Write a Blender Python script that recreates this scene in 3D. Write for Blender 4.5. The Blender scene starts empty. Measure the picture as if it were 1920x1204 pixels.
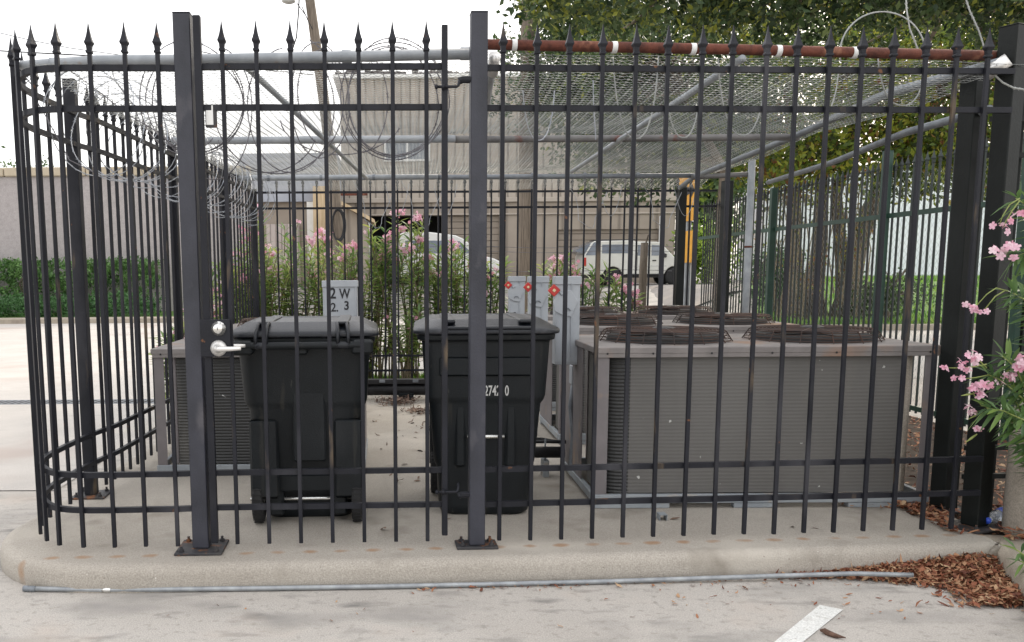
import bpy, math, random
import numpy as np
from mathutils import Vector, Matrix
random.seed(7); RNG = np.random.default_rng(11)
PI = math.pi; S, C_ = math.sin, math.cos
col = bpy.context.scene.collection
sc = bpy.context.scene

# ---------------------------------------------------------------- camera
F, CX, CY, PIT, ROL, EYE = 1694.7, 740.0, 744.5, .1347, -.0075, 1.439
_c, _s = C_(PIT), S(PIT)
def ray(px, py):
    dx, dy = px-CX, py-CY
    a = dx*C_(ROL)+dy*S(ROL); b = -dx*S(ROL)+dy*C_(ROL)
    return (a/F, _c-(b/F)*_s, -_s-(b/F)*_c)
def onz(px, py, z):           # the point at height z seen at a pixel of the survey photograph
    r = ray(px, py); t = (z-EYE)/r[2]; return Vector((r[0]*t, r[1]*t, z))
def ony(px, py, y):           # the point at distance y
    r = ray(px, py); t = y/r[1]; return Vector((r[0]*t, y, EYE+r[2]*t))
cam = bpy.data.cameras.new('camera'); co = bpy.data.objects.new('camera', cam); col.objects.link(co)
u = Vector((1, 0, 0)); up = Vector((0, _s, _c)); fw = Vector((0, _c, -_s))
R_ = u*C_(ROL)+up*S(ROL); U_ = -u*S(ROL)+up*C_(ROL)
m = Matrix((R_, U_, -fw)).transposed().to_4x4(); m.translation = (0, 0, EYE); co.matrix_world = m
cam.sensor_fit = 'HORIZONTAL'; cam.sensor_width = 36; cam.lens = F/1920*36
cam.shift_x = (960-CX)/1920; cam.shift_y = (CY-602)/1920
cam.clip_start = .1; cam.clip_end = 3000
sc.camera = co

# ---------------------------------------------------------------- materials
def _n(nt, t, **k):
    n = nt.nodes.new(t)
    for a, b in k.items(): setattr(n, a, b)
    return n
def mat(name, c1, c2=None, scale=8, rough=.6, metal=0, bump=0, bscale=60, contrast=.3, spots=None, detail=6, stretch=None, coat=0, attr=False, transl=0, spec=None, fine=0):
    m = bpy.data.materials.new(name); m.use_nodes = True; nt = m.node_tree
    b = nt.nodes['Principled BSDF']; L = nt.links.new
    b.inputs['Roughness'].default_value = rough; b.inputs['Metallic'].default_value = metal
    if spec is not None: b.inputs['Specular IOR Level'].default_value = spec
    if coat: b.inputs['Coat Weight'].default_value = coat
    g = _n(nt, 'ShaderNodeNewGeometry'); vec = g.outputs['Position']
    if stretch:
        mp = _n(nt, 'ShaderNodeVectorMath', operation='MULTIPLY'); mp.inputs[1].default_value = stretch; L(vec, mp.inputs[0]); vec = mp.outputs[0]
    out = None
    if attr:
        at = _n(nt, 'ShaderNodeAttribute', attribute_name='rnd'); rp = _n(nt, 'ShaderNodeValToRGB')
        cs = attr if isinstance(attr, (list, tuple)) else (c1, c2)
        rp.color_ramp.elements[0].color = (*cs[0], 1); rp.color_ramp.elements[1].color = (*cs[-1], 1)
        for i, cc in enumerate(cs[1:-1]):
            e = rp.color_ramp.elements.new((i+1)/(len(cs)-1)); e.color = (*cc, 1)
        L(at.outputs['Fac'], rp.inputs[0]); out = rp.outputs[0]
    elif c2:
        ns = _n(nt, 'ShaderNodeTexNoise'); ns.inputs['Scale'].default_value = scale; ns.inputs['Detail'].default_value = detail; ns.inputs['Roughness'].default_value = .62
        L(vec, ns.inputs['Vector']); rp = _n(nt, 'ShaderNodeValToRGB')
        rp.color_ramp.elements[0].position = .5-contrast/2; rp.color_ramp.elements[1].position = .5+contrast/2
        rp.color_ramp.elements[0].color = (*c1, 1); rp.color_ramp.elements[1].color = (*c2, 1)
        L(ns.outputs[0], rp.inputs[0]); out = rp.outputs[0]
    if fine and out:
        nf = _n(nt, 'ShaderNodeTexNoise'); nf.inputs['Scale'].default_value = fine; nf.inputs['Detail'].default_value = 3; L(g.outputs['Position'], nf.inputs['Vector'])
        mr = _n(nt, 'ShaderNodeMapRange'); mr.inputs[1].default_value = .3; mr.inputs[2].default_value = .7; mr.inputs[3].default_value = .78; mr.inputs[4].default_value = 1.18; L(nf.outputs[0], mr.inputs[0])
        mu = _n(nt, 'ShaderNodeVectorMath', operation='SCALE'); L(out, mu.inputs[0]); L(mr.outputs[0], mu.inputs['Scale']); out = mu.outputs[0]
    if spots:                  # (colour, scale, lo, hi [, stretch])
        for sp in ([spots] if not isinstance(spots, list) else spots):
            cs, ss, lo, hi = sp[:4]
            ns = _n(nt, 'ShaderNodeTexNoise'); ns.inputs['Scale'].default_value = ss; ns.inputs['Detail'].default_value = 5
            v2 = g.outputs['Position']
            if len(sp) > 4:
                mp = _n(nt, 'ShaderNodeVectorMath', operation='MULTIPLY'); mp.inputs[1].default_value = sp[4]; L(v2, mp.inputs[0]); v2 = mp.outputs[0]
            L(v2, ns.inputs['Vector']); mr = _n(nt, 'ShaderNodeMapRange'); mr.inputs[1].default_value = lo; mr.inputs[2].default_value = hi
            L(ns.outputs[0], mr.inputs[0]); mx = _n(nt, 'ShaderNodeMix', data_type='RGBA')
            L(mr.outputs[0], mx.inputs[0])
            if out: L(out, mx.inputs[6])
            else: mx.inputs[6].default_value = (*c1, 1)
            mx.inputs[7].default_value = (*cs, 1); out = mx.outputs[2]
    if out: L(out, b.inputs['Base Color'])
    else: b.inputs['Base Color'].default_value = (*c1, 1)
    if bump:
        nb = _n(nt, 'ShaderNodeTexNoise'); nb.inputs['Scale'].default_value = bscale; nb.inputs['Detail'].default_value = 5; L(g.outputs['Position'], nb.inputs['Vector'])
        bp = _n(nt, 'ShaderNodeBump'); bp.inputs['Strength'].default_value = bump; bp.inputs['Distance'].default_value = .01; L(nb.outputs[0], bp.inputs['Height']); L(bp.outputs[0], b.inputs['Normal'])
    if transl:
        tr = _n(nt, 'ShaderNodeBsdfTranslucent'); ms = _n(nt, 'ShaderNodeMixShader'); ms.inputs[0].default_value = transl
        if out: L(out, tr.inputs[0])
        else: tr.inputs[0].default_value = (*c1, 1)
        L(b.outputs[0], ms.inputs[1]); L(tr.outputs[0], ms.inputs[2]); L(ms.outputs[0], nt.nodes['Material Output'].inputs[0])
    m['_out'] = 0
    return m, out
M = {}
def defm(k, *a, **kw): M[k] = mat(k, *a, **kw)[0]
defm('black_paint', (.0065, .0072, .0105), (.0165, .0175, .024), scale=5, rough=.48, spec=.26, contrast=.5, bump=.15, bscale=140, spots=[((.045, .045, .052), 3.1, .57, .75, (1, 1, .4)), ((.10, .075, .05), 9.0, .64, .74, (1, 1, .25)), ((.13, .06, .03), 17.0, .70, .74)])
defm('post_paint', (.010, .0115, .018), (.038, .040, .055), scale=2.6, rough=.5, contrast=.35, bump=.15, bscale=120, stretch=(1, 1, .6), spots=((.10, .095, .105), 6, .60, .78, (1, 1, .5)))
defm('dark_post', (.004, .0055, .005), (.010, .0125, .012), scale=3, rough=.5, spec=.25, bump=.1)
defm('green_paint', (.01, .04, .026), (.022, .065, .045), scale=4, rough=.5, spots=((.12, .03, .02), 2.2, .68, .72))
defm('black_green_paint', (.012, .012, .016), (.016, .03, .024), scale=2, rough=.5)
defm('plate', (.022, .022, .026), (.045, .042, .042), scale=9, rough=.6, spots=((.2, .08, .03), 14, .55, .66))
defm('galv', (.22, .235, .25), (.36, .38, .39), scale=14, rough=.42, metal=.35, bump=.05)
defm('pipe_pale', (.24, .26, .28), (.36, .38, .40), scale=7, rough=.5, metal=.1, spots=((.25, .2, .16), 10, .66, .75))
defm('pipe_rust', (.05, .014, .009), (.17, .05, .028), scale=18, rough=.85, bump=.3, bscale=90, contrast=.4, spots=[((.26, .12, .07), 9, .6, .7), ((.5, .42, .36), 6, .69, .72)])
defm('pipe_grey_rust', (.11, .105, .105), (.17, .165, .16), scale=7, rough=.6, spots=((.13, .035, .02), 5, .6, .68))
defm('chain_wire', (.26, .275, .27), (.40, .41, .39), scale=3, rough=.45, metal=.2)
defm('razor', (.28, .3, .34), (.44, .46, .48), scale=9, rough=.35, metal=.5)
defm('razor_old', (.09, .085, .095), (.2, .195, .21), scale=6, rough=.5, metal=.4)
defm('bin', (.0028, .0048, .0066), (.0052, .0082, .0105), scale=5, rough=.5, spec=.35, bump=.25, bscale=220, fine=200, spots=[((.014, .0165, .019), 4.5, .56, .8, (1, 1, .5)), ((.04, .04, .038), 40, .70, .76, (1, 1, .3)), ((.022, .022, .02), 9, .62, .7, (1.5, 1.5, .12))])
defm('bin_lid', (.006, .008, .012), (.014, .0165, .023), scale=4, rough=.38, bump=.2, bscale=200, spots=((.09, .09, .1), 8, .6, .8))  # lighter and bluer than the body: the lid's sheen put into its colour
defm('tyre', (.012, .012, .013), (.022, .022, .022), scale=20, rough=.85)
defm('rim', (.1, .1, .1), (.16, .16, .16), scale=9, rough=.6)
defm('chrome', (.62, .62, .6), (.75, .75, .73), scale=5, rough=.22, metal=.9)
defm('satin', (.66, .65, .63), (.8, .79, .77), scale=8, rough=.35, metal=.55)
defm('key', (.03, .03, .03), rough=.5)
defm('ac_cab', (.15, .135, .138), (.2, .182, .185), scale=3, rough=.6, spots=((.30, .22, .16), 5, .62, .76))
defm('ac_top', (.17, .155, .15), (.24, .22, .21), scale=5, rough=.6, spots=((.26, .15, .09), 2.6, .56, .74))
defm('ac_base', (.24, .265, .29), (.32, .345, .36), scale=5, rough=.55, spots=((.4, .33, .25), 9, .6, .75))
defm('ac_dark', (.02, .02, .02), (.03, .03, .03), scale=4, rough=.8)
defm('guard', (.012, .010, .010), (.075, .034, .02), scale=5, rough=.7, contrast=.4)
defm('fan', (.03, .03, .035), (.06, .06, .06), scale=5, rough=.5)
defm('box_grey', (.33, .355, .385), (.41, .435, .46), scale=3, rough=.5, spots=((.25, .255, .26), 16, .68, .8, (1, 1, .4)))
defm('ink', (.015, .015, .018), rough=.6)
defm('white_ink', (.42, .42, .41), (.6, .6, .58), scale=60, contrast=.5, rough=.6)
defm('red_tag', (.42, .02, .02), (.55, .04, .03), scale=20, rough=.45)
defm('tag_face', (.6, .5, .25), (.7, .62, .4), scale=20, rough=.5)
defm('insul', (.006, .006, .007), (.014, .014, .017), scale=11, rough=.6, bump=.4, bscale=30)
defm('conduit', (.15, .165, .185), (.23, .25, .27), scale=8, rough=.5, metal=.3)
defm('label_white', (.7, .7, .68), (.78, .78, .76), scale=30, rough=.6)
defm('wood_pole', (.09, .072, .056), (.2, .165, .13), scale=4, rough=.9, stretch=(10, 10, .5), bump=.4, bscale=50)
defm('bark', (.07, .055, .04), (.19, .155, .12), scale=7, rough=.95, stretch=(1.6, 1.6, .5), bump=.8, bscale=20, contrast=.35)
defm('stem', (.12, .1, .06), (.25, .2, .13), scale=20, rough=.8)
defm('stem_green', (.16, .2, .05), (.26, .3, .09), scale=20, rough=.7)
LF = dict(rough=.5, attr=True, spec=.35)
defm('leaf_oak', (0, 0, 0), rough=.5, attr=[(.022, .042, .018), (.055, .095, .035), (.11, .155, .06), (.3, .32, .05)], transl=.36, spec=.4)
defm('leaf_vine', (0, 0, 0), rough=.6, attr=[(.045, .065, .02), (.13, .2, .03), (.34, .36, .04), (.24, .10, .04)], transl=.5)
defm('leaf_far', (0, 0, 0), rough=.6, attr=[(.045, .085, .03), (.10, .17, .055)], transl=.3)
defm('lime_leaf', (0, 0, 0), rough=.6, attr=[(.06, .12, .02), (.2, .32, .04), (.4, .5, .08)], transl=.4)
defm('leaf_hedge', (0, 0, 0), rough=.6, attr=[(.03, .085, .02), (.085, .19, .045), (.15, .28, .075)], transl=.2)
defm('leaf_cover', (0, 0, 0), rough=.6, attr=[(.025, .085, .02), (.07, .17, .05)], transl=.2)
defm('leaf_ole', (0, 0, 0), rough=.45, attr=[(.08, .16, .06), (.19, .31, .09), (.36, .44, .12), (.5, .48, .12)], transl=.42)
defm('leaf_ole_near', (0, 0, 0), rough=.4, attr=[(.05, .10, .045), (.11, .2, .06), (.26, .36, .07)], transl=.35)
defm('petal', (0, 0, 0), rough=.6, attr=[(.68, .30, .40), (.80, .48, .60), (.88, .70, .75)], transl=.35)
defm('dead', (0, 0, 0), rough=.75, attr=[(.09, .026, .014), (.22, .07, .032), (.33, .15, .075), (.46, .31, .18)], transl=.05)
defm('dead_dark', (0, 0, 0), rough=.8, attr=[(.05, .03, .02), (.12, .07, .05), (.2, .13, .09)])
defm('stick', (.06, .03, .02), (.14, .08, .055), scale=40, rough=.9, bump=.5)
defm('siding', (.36, .315, .27), (.41, .36, .305), scale=.6, rough=.7)
defm('siding_low', (.29, .245, .2), (.34, .29, .24), scale=.5, rough=.75)
defm('garage_door', (.24, .2, .16), (.28, .235, .19), scale=.8, rough=.7)
defm('dark_in', (.012, .012, .014), (.02, .02, .02), scale=1, rough=.9)
defm('roof', (.06, .055, .055), (.12, .10, .1), scale=2, rough=.9)
defm('win', (.10, .12, .15), (.2, .23, .28), scale=.7, rough=.08, spec=.8)
defm('white_trim', (.68, .68, .66), (.75, .75, .73), scale=3, rough=.6)
defm('grey_metal_wall', (.3, .32, .37), (.38, .4, .45), scale=.7, rough=.6)
defm('tan_wood', (.46, .34, .2), (.6, .47, .31), scale=3, rough=.8, stretch=(4, 4, .3))
defm('pink_metal', (.42, .36, .34), (.5, .44, .41), scale=1, rough=.6)
defm('far_wall', (.31, .285, .28), (.42, .385, .38), scale=9, rough=.95, contrast=.5, detail=8, fine=40)
defm('coping', (.4, .34, .25), (.48, .41, .31), scale=2, rough=.85)
defm('white_wall', (.72, .75, .8), (.8, .82, .86), scale=.4, rough=.8)
defm('car_white', (.6, .6, .58), (.68, .68, .66), scale=1, rough=.3, coat=.6)
defm('car_silver', (.5, .5, .46), (.6, .6, .56), scale=1, rough=.35, coat=.5)
defm('car_dark', (.02, .02, .022), rough=.5)
defm('tail', (.4, .03, .02), rough=.3)
defm('yellow', (.6, .27, .012), (.72, .36, .02), scale=6, rough=.5)
defm('sign_back', (.45, .45, .44), (.55, .55, .54), scale=6, rough=.5, metal=.4)
defm('blue', (.03, .08, .5), rough=.4)
defm('concrete_post', (.26, .23, .19), (.36, .32, .27), scale=6, rough=.9, bump=.3, bscale=90, fine=120)
defm('soil', (.04, .028, .02), (.09, .065, .045), scale=9, rough=1)
defm('orange_glass', (.5, .2, .05), rough=.4)
M['plastic_clear'] = bpy.data.materials.new('plastic_clear'); M['plastic_clear'].use_nodes = True
_b = M['plastic_clear'].node_tree.nodes['Principled BSDF']; _b.inputs['Base Color'].default_value = (.75, .8, .85, 1); _b.inputs['Transmission Weight'].default_value = .8; _b.inputs['Roughness'].default_value = .15

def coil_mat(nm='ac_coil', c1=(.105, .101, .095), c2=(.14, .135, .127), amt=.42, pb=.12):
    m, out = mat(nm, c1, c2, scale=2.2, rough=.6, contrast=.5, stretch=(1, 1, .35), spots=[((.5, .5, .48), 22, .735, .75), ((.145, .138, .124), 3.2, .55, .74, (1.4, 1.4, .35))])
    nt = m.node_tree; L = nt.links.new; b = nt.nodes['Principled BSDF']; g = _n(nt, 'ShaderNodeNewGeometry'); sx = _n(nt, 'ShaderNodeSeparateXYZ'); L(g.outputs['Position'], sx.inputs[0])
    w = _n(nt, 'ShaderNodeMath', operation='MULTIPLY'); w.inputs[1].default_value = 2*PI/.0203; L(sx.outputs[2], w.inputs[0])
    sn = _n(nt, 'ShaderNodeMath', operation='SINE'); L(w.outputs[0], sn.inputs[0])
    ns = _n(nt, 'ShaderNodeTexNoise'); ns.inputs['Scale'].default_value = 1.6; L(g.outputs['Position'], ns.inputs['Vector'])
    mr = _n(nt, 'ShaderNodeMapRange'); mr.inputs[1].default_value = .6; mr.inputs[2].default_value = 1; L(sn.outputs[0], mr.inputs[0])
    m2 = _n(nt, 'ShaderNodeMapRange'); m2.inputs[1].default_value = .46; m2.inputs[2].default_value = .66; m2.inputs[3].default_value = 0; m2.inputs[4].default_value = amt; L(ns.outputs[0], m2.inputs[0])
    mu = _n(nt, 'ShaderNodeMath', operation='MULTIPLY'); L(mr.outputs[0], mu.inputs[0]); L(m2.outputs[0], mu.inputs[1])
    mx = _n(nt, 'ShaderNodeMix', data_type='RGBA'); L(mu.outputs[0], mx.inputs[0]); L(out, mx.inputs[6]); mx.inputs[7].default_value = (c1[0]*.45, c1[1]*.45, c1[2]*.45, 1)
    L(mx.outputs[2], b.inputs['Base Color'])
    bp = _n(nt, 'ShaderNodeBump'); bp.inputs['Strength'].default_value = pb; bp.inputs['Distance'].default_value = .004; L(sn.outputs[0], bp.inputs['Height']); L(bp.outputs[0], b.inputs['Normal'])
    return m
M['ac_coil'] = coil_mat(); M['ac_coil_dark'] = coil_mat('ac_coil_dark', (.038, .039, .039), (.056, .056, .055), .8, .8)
def ribbed(base, name, axis, pitch, depth, amp=.35):      # profiled sheet: real wave in the normal plus a thin seam colour
    m = M[base].copy(); m.name = name; nt = m.node_tree; L = nt.links.new; b = nt.nodes['Principled BSDF']
    g = _n(nt, 'ShaderNodeNewGeometry'); sx = _n(nt, 'ShaderNodeSeparateXYZ'); L(g.outputs['Position'], sx.inputs[0])
    w = _n(nt, 'ShaderNodeMath', operation='PINGPONG'); w.inputs[1].default_value = pitch/2; L(sx.outputs[axis], w.inputs[0])
    mr = _n(nt, 'ShaderNodeMapRange'); mr.inputs[1].default_value = 0; mr.inputs[2].default_value = pitch*.12; L(w.outputs[0], mr.inputs[0])
    bp = _n(nt, 'ShaderNodeBump'); bp.inputs['Strength'].default_value = 1; bp.inputs['Distance'].default_value = depth; L(mr.outputs[0], bp.inputs['Height']); L(bp.outputs[0], b.inputs['Normal'])
    src = b.inputs['Base Color'].links[0].from_socket; mx = _n(nt, 'ShaderNodeMix', data_type='RGBA', blend_type='MULTIPLY'); mx.inputs[0].default_value = 1
    m2 = _n(nt, 'ShaderNodeMapRange'); m2.inputs[1].default_value = 0; m2.inputs[2].default_value = pitch*.12; m2.inputs[3].default_value = 1-amp; m2.inputs[4].default_value = 1; L(w.outputs[0], m2.inputs[0])
    L(src, mx.inputs[6]); L(m2.outputs[0], mx.inputs[7]); L(mx.outputs[2], b.inputs['Base Color'])
    M[name] = m
ribbed('siding', 'siding_ribs', 0, .42, .05); ribbed('siding_low', 'siding_low_ribs', 0, .9, .05); ribbed('garage_door', 'garage_ribs', 2, .3, .03, .25); ribbed('pink_metal', 'pink_ribs', 0, .25, .03, .3)
ribbed('far_wall', 'far_wall_joint', 0, 6.0, .02, .12); ribbed('white_wall', 'white_wall_ribs', 0, 1.2, .02, .05)

# ---------------------------------------------------------------- mesh builder
class MB:
    def __init__(s): s.v = []; s.f = []; s.r = []
    def add(s, v, f, r=None):
        o = len(s.v); s.v += [tuple(p) for p in v]; s.f += [tuple(i+o for i in q) for q in f]
        s.r += [r if r is not None else .5]*len(f)
    def box(s, c, d, rz=0, mx=None):
        hx, hy, hz = d[0]/2, d[1]/2, d[2]/2; P = [Vector((x, y, z)) for z in (-hz, hz) for x, y in ((-hx, -hy), (hx, -hy), (hx, hy), (-hx, hy))]
        R = mx if mx else Matrix.Rotation(rz, 3, 'Z'); P = [R @ p + Vector(c) for p in P]
        s.add(P, [(3, 2, 1, 0), (4, 5, 6, 7), (0, 1, 5, 4), (1, 2, 6, 5), (2, 3, 7, 6), (3, 0, 4, 7)]); return s
    def bbox(s, c, d, b=.01, rz=0, mx=None):             # box with chamfered edges
        hx, hy, hz = d[0]/2, d[1]/2, d[2]/2; R = mx if mx else Matrix.Rotation(rz, 3, 'Z'); rings = []
        for z, i in ((-hz, b), (-hz+b, 0), (hz-b, 0), (hz, b)):
            rings.append([(x*(hx-i)-x*k1, y*(hy-i)-y*k2, z) for x, y, k1, k2 in ((-1, -1, b, 0), (1, -1, b, 0), (1, -1, 0, b), (1, 1, 0, b), (1, 1, b, 0), (-1, 1, b, 0), (-1, 1, 0, b), (-1, -1, 0, b))])
        v = [R @ Vector(p) + Vector(c) for r in rings for p in r]; f = []
        for k in range(3):
            for i in range(8): j = (i+1) % 8; f.append((k*8+i, k*8+j, k*8+8+j, k*8+8+i))
        f.append(tuple(range(7, -1, -1))); f.append(tuple(range(24, 32))); s.add(v, f); return s
    def tube(s, pts, r, n=8, cap=True, closed=False):
        pts = [Vector(p) for p in pts]; N = len(pts); rr = r if isinstance(r, (list, tuple)) else [r]*N; v = []; prev = None
        for i, p in enumerate(pts):
            if closed: t = pts[(i+1) % N]-pts[i-1]
            else: t = pts[min(i+1, N-1)]-pts[max(i-1, 0)]
            if t.length < 1e-9: t = Vector((0, 0, 1))
            t.normalize()
            if prev is None: a = Vector((0, 0, 1)) if abs(t.z) < .9 else Vector((1, 0, 0)); x = t.cross(a).normalized()
            else: x = (prev-t*prev.dot(t)); x = x.normalized() if x.length > 1e-6 else t.orthogonal().normalized()
            prev = x; y = t.cross(x)
            for k in range(n): a = 2*PI*k/n; v.append(p+(x*C_(a)+y*S(a))*rr[i])
        f = []
        for i in range(N if closed else N-1):
            j = (i+1) % N
            for k in range(n): k2 = (k+1) % n; f.append((i*n+k, i*n+k2, j*n+k2, j*n+k))
        if cap and not closed: f.append(tuple(range(n-1, -1, -1))); f.append(tuple(range((N-1)*n, N*n)))
        s.add(v, f); return s
    def lathe(s, prof, c=(0, 0, 0), n=24, rot=0, mx=None, sq=1.0):
        v = []; f = []
        for r, z in prof:
            for k in range(n):
                a = 2*PI*k/n+rot; p = Vector((r*C_(a), r*S(a)*sq, z)); v.append((mx @ p if mx else p)+Vector(c))
        for i in range(len(prof)-1):
            for k in range(n): k2 = (k+1) % n; f.append((i*n+k, i*n+k2, i*n+n+k2, i*n+n+k))
        f.append(tuple(range(n-1, -1, -1))); f.append(tuple(range((len(prof)-1)*n, len(prof)*n))); s.add(v, f); return s
    def prism(s, poly, y0, y1, ax='y', T=None):          # polygon in (x,z) extruded along y
        n = len(poly); v = [(x, y0, z) for x, z in poly]+[(x, y1, z) for x, z in poly]
        if ax == 'z': v = [(x, z, y0) for x, z in poly]+[(x, z, y1) for x, z in poly]
        if T: v = [T @ Vector(p) for p in v]
        f = [tuple(range(n)), tuple(range(2*n-1, n-1, -1))]+[(i, i+n, (i+1) % n+n, (i+1) % n) for i in range(n)]
        s.add(v, f); return s
    def quadp(s, p, r=None): s.add(p, [tuple(range(len(p)))], r); return s
    def mesh(s, name, off=(0, 0, 0), smooth=False, rot=0):
        me = bpy.data.meshes.new(name); o = Vector(off); R = Matrix.Rotation(-rot, 3, 'Z')
        me.from_pydata([tuple(R @ (Vector(p)-o)) for p in s.v] if (o.length > 0 or rot) else s.v, [], s.f)
        if len(set(s.r)) > 1:
            a = me.attributes.new('rnd', 'FLOAT', 'FACE'); a.data.foreach_set('value', s.r)
        if smooth: me.polygons.foreach_set('use_smooth', [True]*len(me.polygons))
        me.update(); return me
def props(o, label=None, cat=None, group=None, kind=None):
    for k, v in (('label', label), ('category', cat), ('group', group), ('kind', kind)):
        if v: o[k] = v
    return o
def link(name, me, mt, parent=None, loc=(0, 0, 0), rz=0):
    o = bpy.data.objects.new(name, me)
    if mt is not None and len(me.materials) == 0: me.materials.append(M[mt] if isinstance(mt, str) else mt)
    col.objects.link(o); o.parent = parent; o.location = loc; o.rotation_euler = (0, 0, rz); return o
def fixn(o, bevel=0, seg=2, smooth=False, sub=0):
    bm_ = bpy.data.meshes
    import bmesh
    b = bmesh.new(); b.from_mesh(o.data); bmesh.ops.recalc_face_normals(b, faces=b.faces); b.to_mesh(o.data); b.free()
    if bevel:
        md = o.modifiers.new('bevel', 'BEVEL'); md.width = bevel; md.segments = seg; md.limit_method = 'ANGLE'; md.angle_limit = math.radians(35)
    if sub: md = o.modifiers.new('sub', 'SUBSURF'); md.levels = sub; md.render_levels = sub
    if smooth:
        o.data.polygons.foreach_set('use_smooth', [True]*len(o.data.polygons))
        if bevel:
            w = o.modifiers.new('wn', 'WEIGHTED_NORMAL')
    return o
class Thing:                                             # an Empty at the thing's base; parts are given in world coordinates
    def __init__(s, name, loc, label, cat, group=None, rz=0):
        s.o = bpy.data.objects.new(name, None); col.objects.link(s.o); s.o.location = loc; s.o.rotation_euler = (0, 0, rz); s.o.empty_display_size = .1
        props(s.o, label, cat, group); s.loc = Vector(loc); s.rz = rz
    def part(s, name, mb, mt, parent=None, smooth=False, local=False, label=None, **k):
        me = mb.mesh(name, (0, 0, 0) if local else s.loc, smooth, 0 if local else s.rz)
        o = link(name, me, mt, parent or s.o)
        if k or smooth: fixn(o, smooth=smooth, **k)
        if label: o['label'] = label
        return o
def single(name, mb, mt, label, cat, group=None, kind=None, smooth=False, base=None, **k):
    vs = mb.v
    if base is None:
        base = Vector(((min(p[0] for p in vs)+max(p[0] for p in vs))/2, (min(p[1] for p in vs)+max(p[1] for p in vs))/2, min(p[2] for p in vs))) if kind != 'structure' else Vector((0, 0, 0))
    o = link(name, mb.mesh(name, base, smooth), mt, None, base); props(o, label, cat, group, kind)
    if k: fixn(o, smooth=smooth, **k)
    return o
def text_mesh(txt, size, mt, name, parent, loc, rot, ext=.0015, sx=1.0, bold=0):
    cu = bpy.data.curves.new(name, 'FONT'); cu.body = txt; cu.size = size; cu.extrude = ext; cu.align_x = 'LEFT'; cu.offset = bold
    t = bpy.data.objects.new('tmp', cu); col.objects.link(t); bpy.context.view_layer.update()
    me = bpy.data.meshes.new_from_object(t.evaluated_get(bpy.context.evaluated_depsgraph_get())); bpy.data.objects.remove(t)
    me.name = name; me.materials.clear(); o = link(name, me, mt, parent); o.location = loc; o.rotation_euler = rot; o.scale = (sx, 1, 1); return o

# leaves --------------------------------------------------------
def leaf_cloud(centers, n, sz, spread, name, mt, loc, parent=None, elong=2.0, rnd=None, up=.3, flat=1.0, sizevar=.4, aim=None):
    """many small folded leaves round the given points, as one mesh"""
    c = np.repeat(np.asarray(centers, float), n, axis=0); K = len(c)
    g = RNG.normal(size=(K, 3)); g /= np.linalg.norm(g, axis=1)[:, None]; g *= (RNG.random(K)**.45)[:, None]*spread; g[:, 2] *= flat
    c = c+g-np.asarray(loc)
    d = RNG.normal(size=(K, 3)); d[:, 2] += up
    if aim is not None: d += aim
    d /= np.linalg.norm(d, axis=1)[:, None]
    e = RNG.normal(size=(K, 3)); w = np.cross(d, e); w /= np.linalg.norm(w, axis=1)[:, None]; nn = np.cross(d, w)
    L = (sz*(1+sizevar*(RNG.random(K)-.5)*2))[:, None]; W = L/elong
    a = c; b = c+d*L*.5+w*W*.5+nn*L*.08; t = c+d*L; f = c+d*L*.5-w*W*.5+nn*L*.08
    V = np.stack([a, b, t, f], 1).reshape(-1, 3)
    me = bpy.data.meshes.new(name); me.vertices.add(len(V)); me.vertices.foreach_set('co', V.ravel())
    T = (np.arange(K)*4)[:, None]+np.array([0, 1, 2, 0, 2, 3]); me.loops.add(K*6); me.loops.foreach_set('vertex_index', T.ravel().astype(np.int32))
    me.polygons.add(K*2); me.polygons.foreach_set('loop_start', (np.arange(K*2)*3).astype(np.int32))
    at = me.attributes.new('rnd', 'FLOAT', 'FACE'); r = RNG.random(K) if rnd is None else np.clip(rnd[0]+rnd[1]*RNG.normal(size=K), 0, 1)
    if rnd is not None and len(rnd) > 2: r = np.clip(r+np.repeat(RNG.normal(size=len(centers))*rnd[2], n), 0, 1)
    at.data.foreach_set('value', np.repeat(r, 2).astype(np.float32)); me.update(calc_edges=True); me.validate()
    o = link(name, me, mt, parent); 
    if parent is None: o.location = loc
    return o
def wires_mesh(P, r, name, mt, parent, off, sides=3):
    """P: (wires, points, 3); thin tubes, one mesh"""
    P = np.asarray(P)-np.asarray(off); W, N, _ = P.shape
    t = np.gradient(P, axis=1); t /= np.linalg.norm(t, axis=2)[..., None]; a = np.cross(t, np.array([0.31, .17, 1.])); a /= np.linalg.norm(a, axis=2)[..., None]; b = np.cross(t, a)
    ang = np.arange(sides)*2*PI/sides
    V = P[:, :, None, :]+r*(a[:, :, None, :]*np.cos(ang)[None, None, :, None]+b[:, :, None, :]*np.sin(ang)[None, None, :, None])
    idx = np.arange(W*N*sides).reshape(W, N, sides); i0 = idx[:, :-1, :]; i1 = idx[:, 1:, :]
    Fq = np.stack([i0, np.roll(i0, -1, 2), np.roll(i1, -1, 2), i1], -1).reshape(-1, 4)
    me = bpy.data.meshes.new(name); me.vertices.add(V.size//3); me.vertices.foreach_set('co', V.ravel()); K = len(Fq)
    me.loops.add(K*4); me.loops.foreach_set('vertex_index', Fq.ravel().astype(np.int32)); me.polygons.add(K); me.polygons.foreach_set('loop_start', (np.arange(K)*4).astype(np.int32))
    me.update(calc_edges=True); me.polygons.foreach_set('use_smooth', [True]*K)
    return link(name, me, mt, parent)

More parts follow.
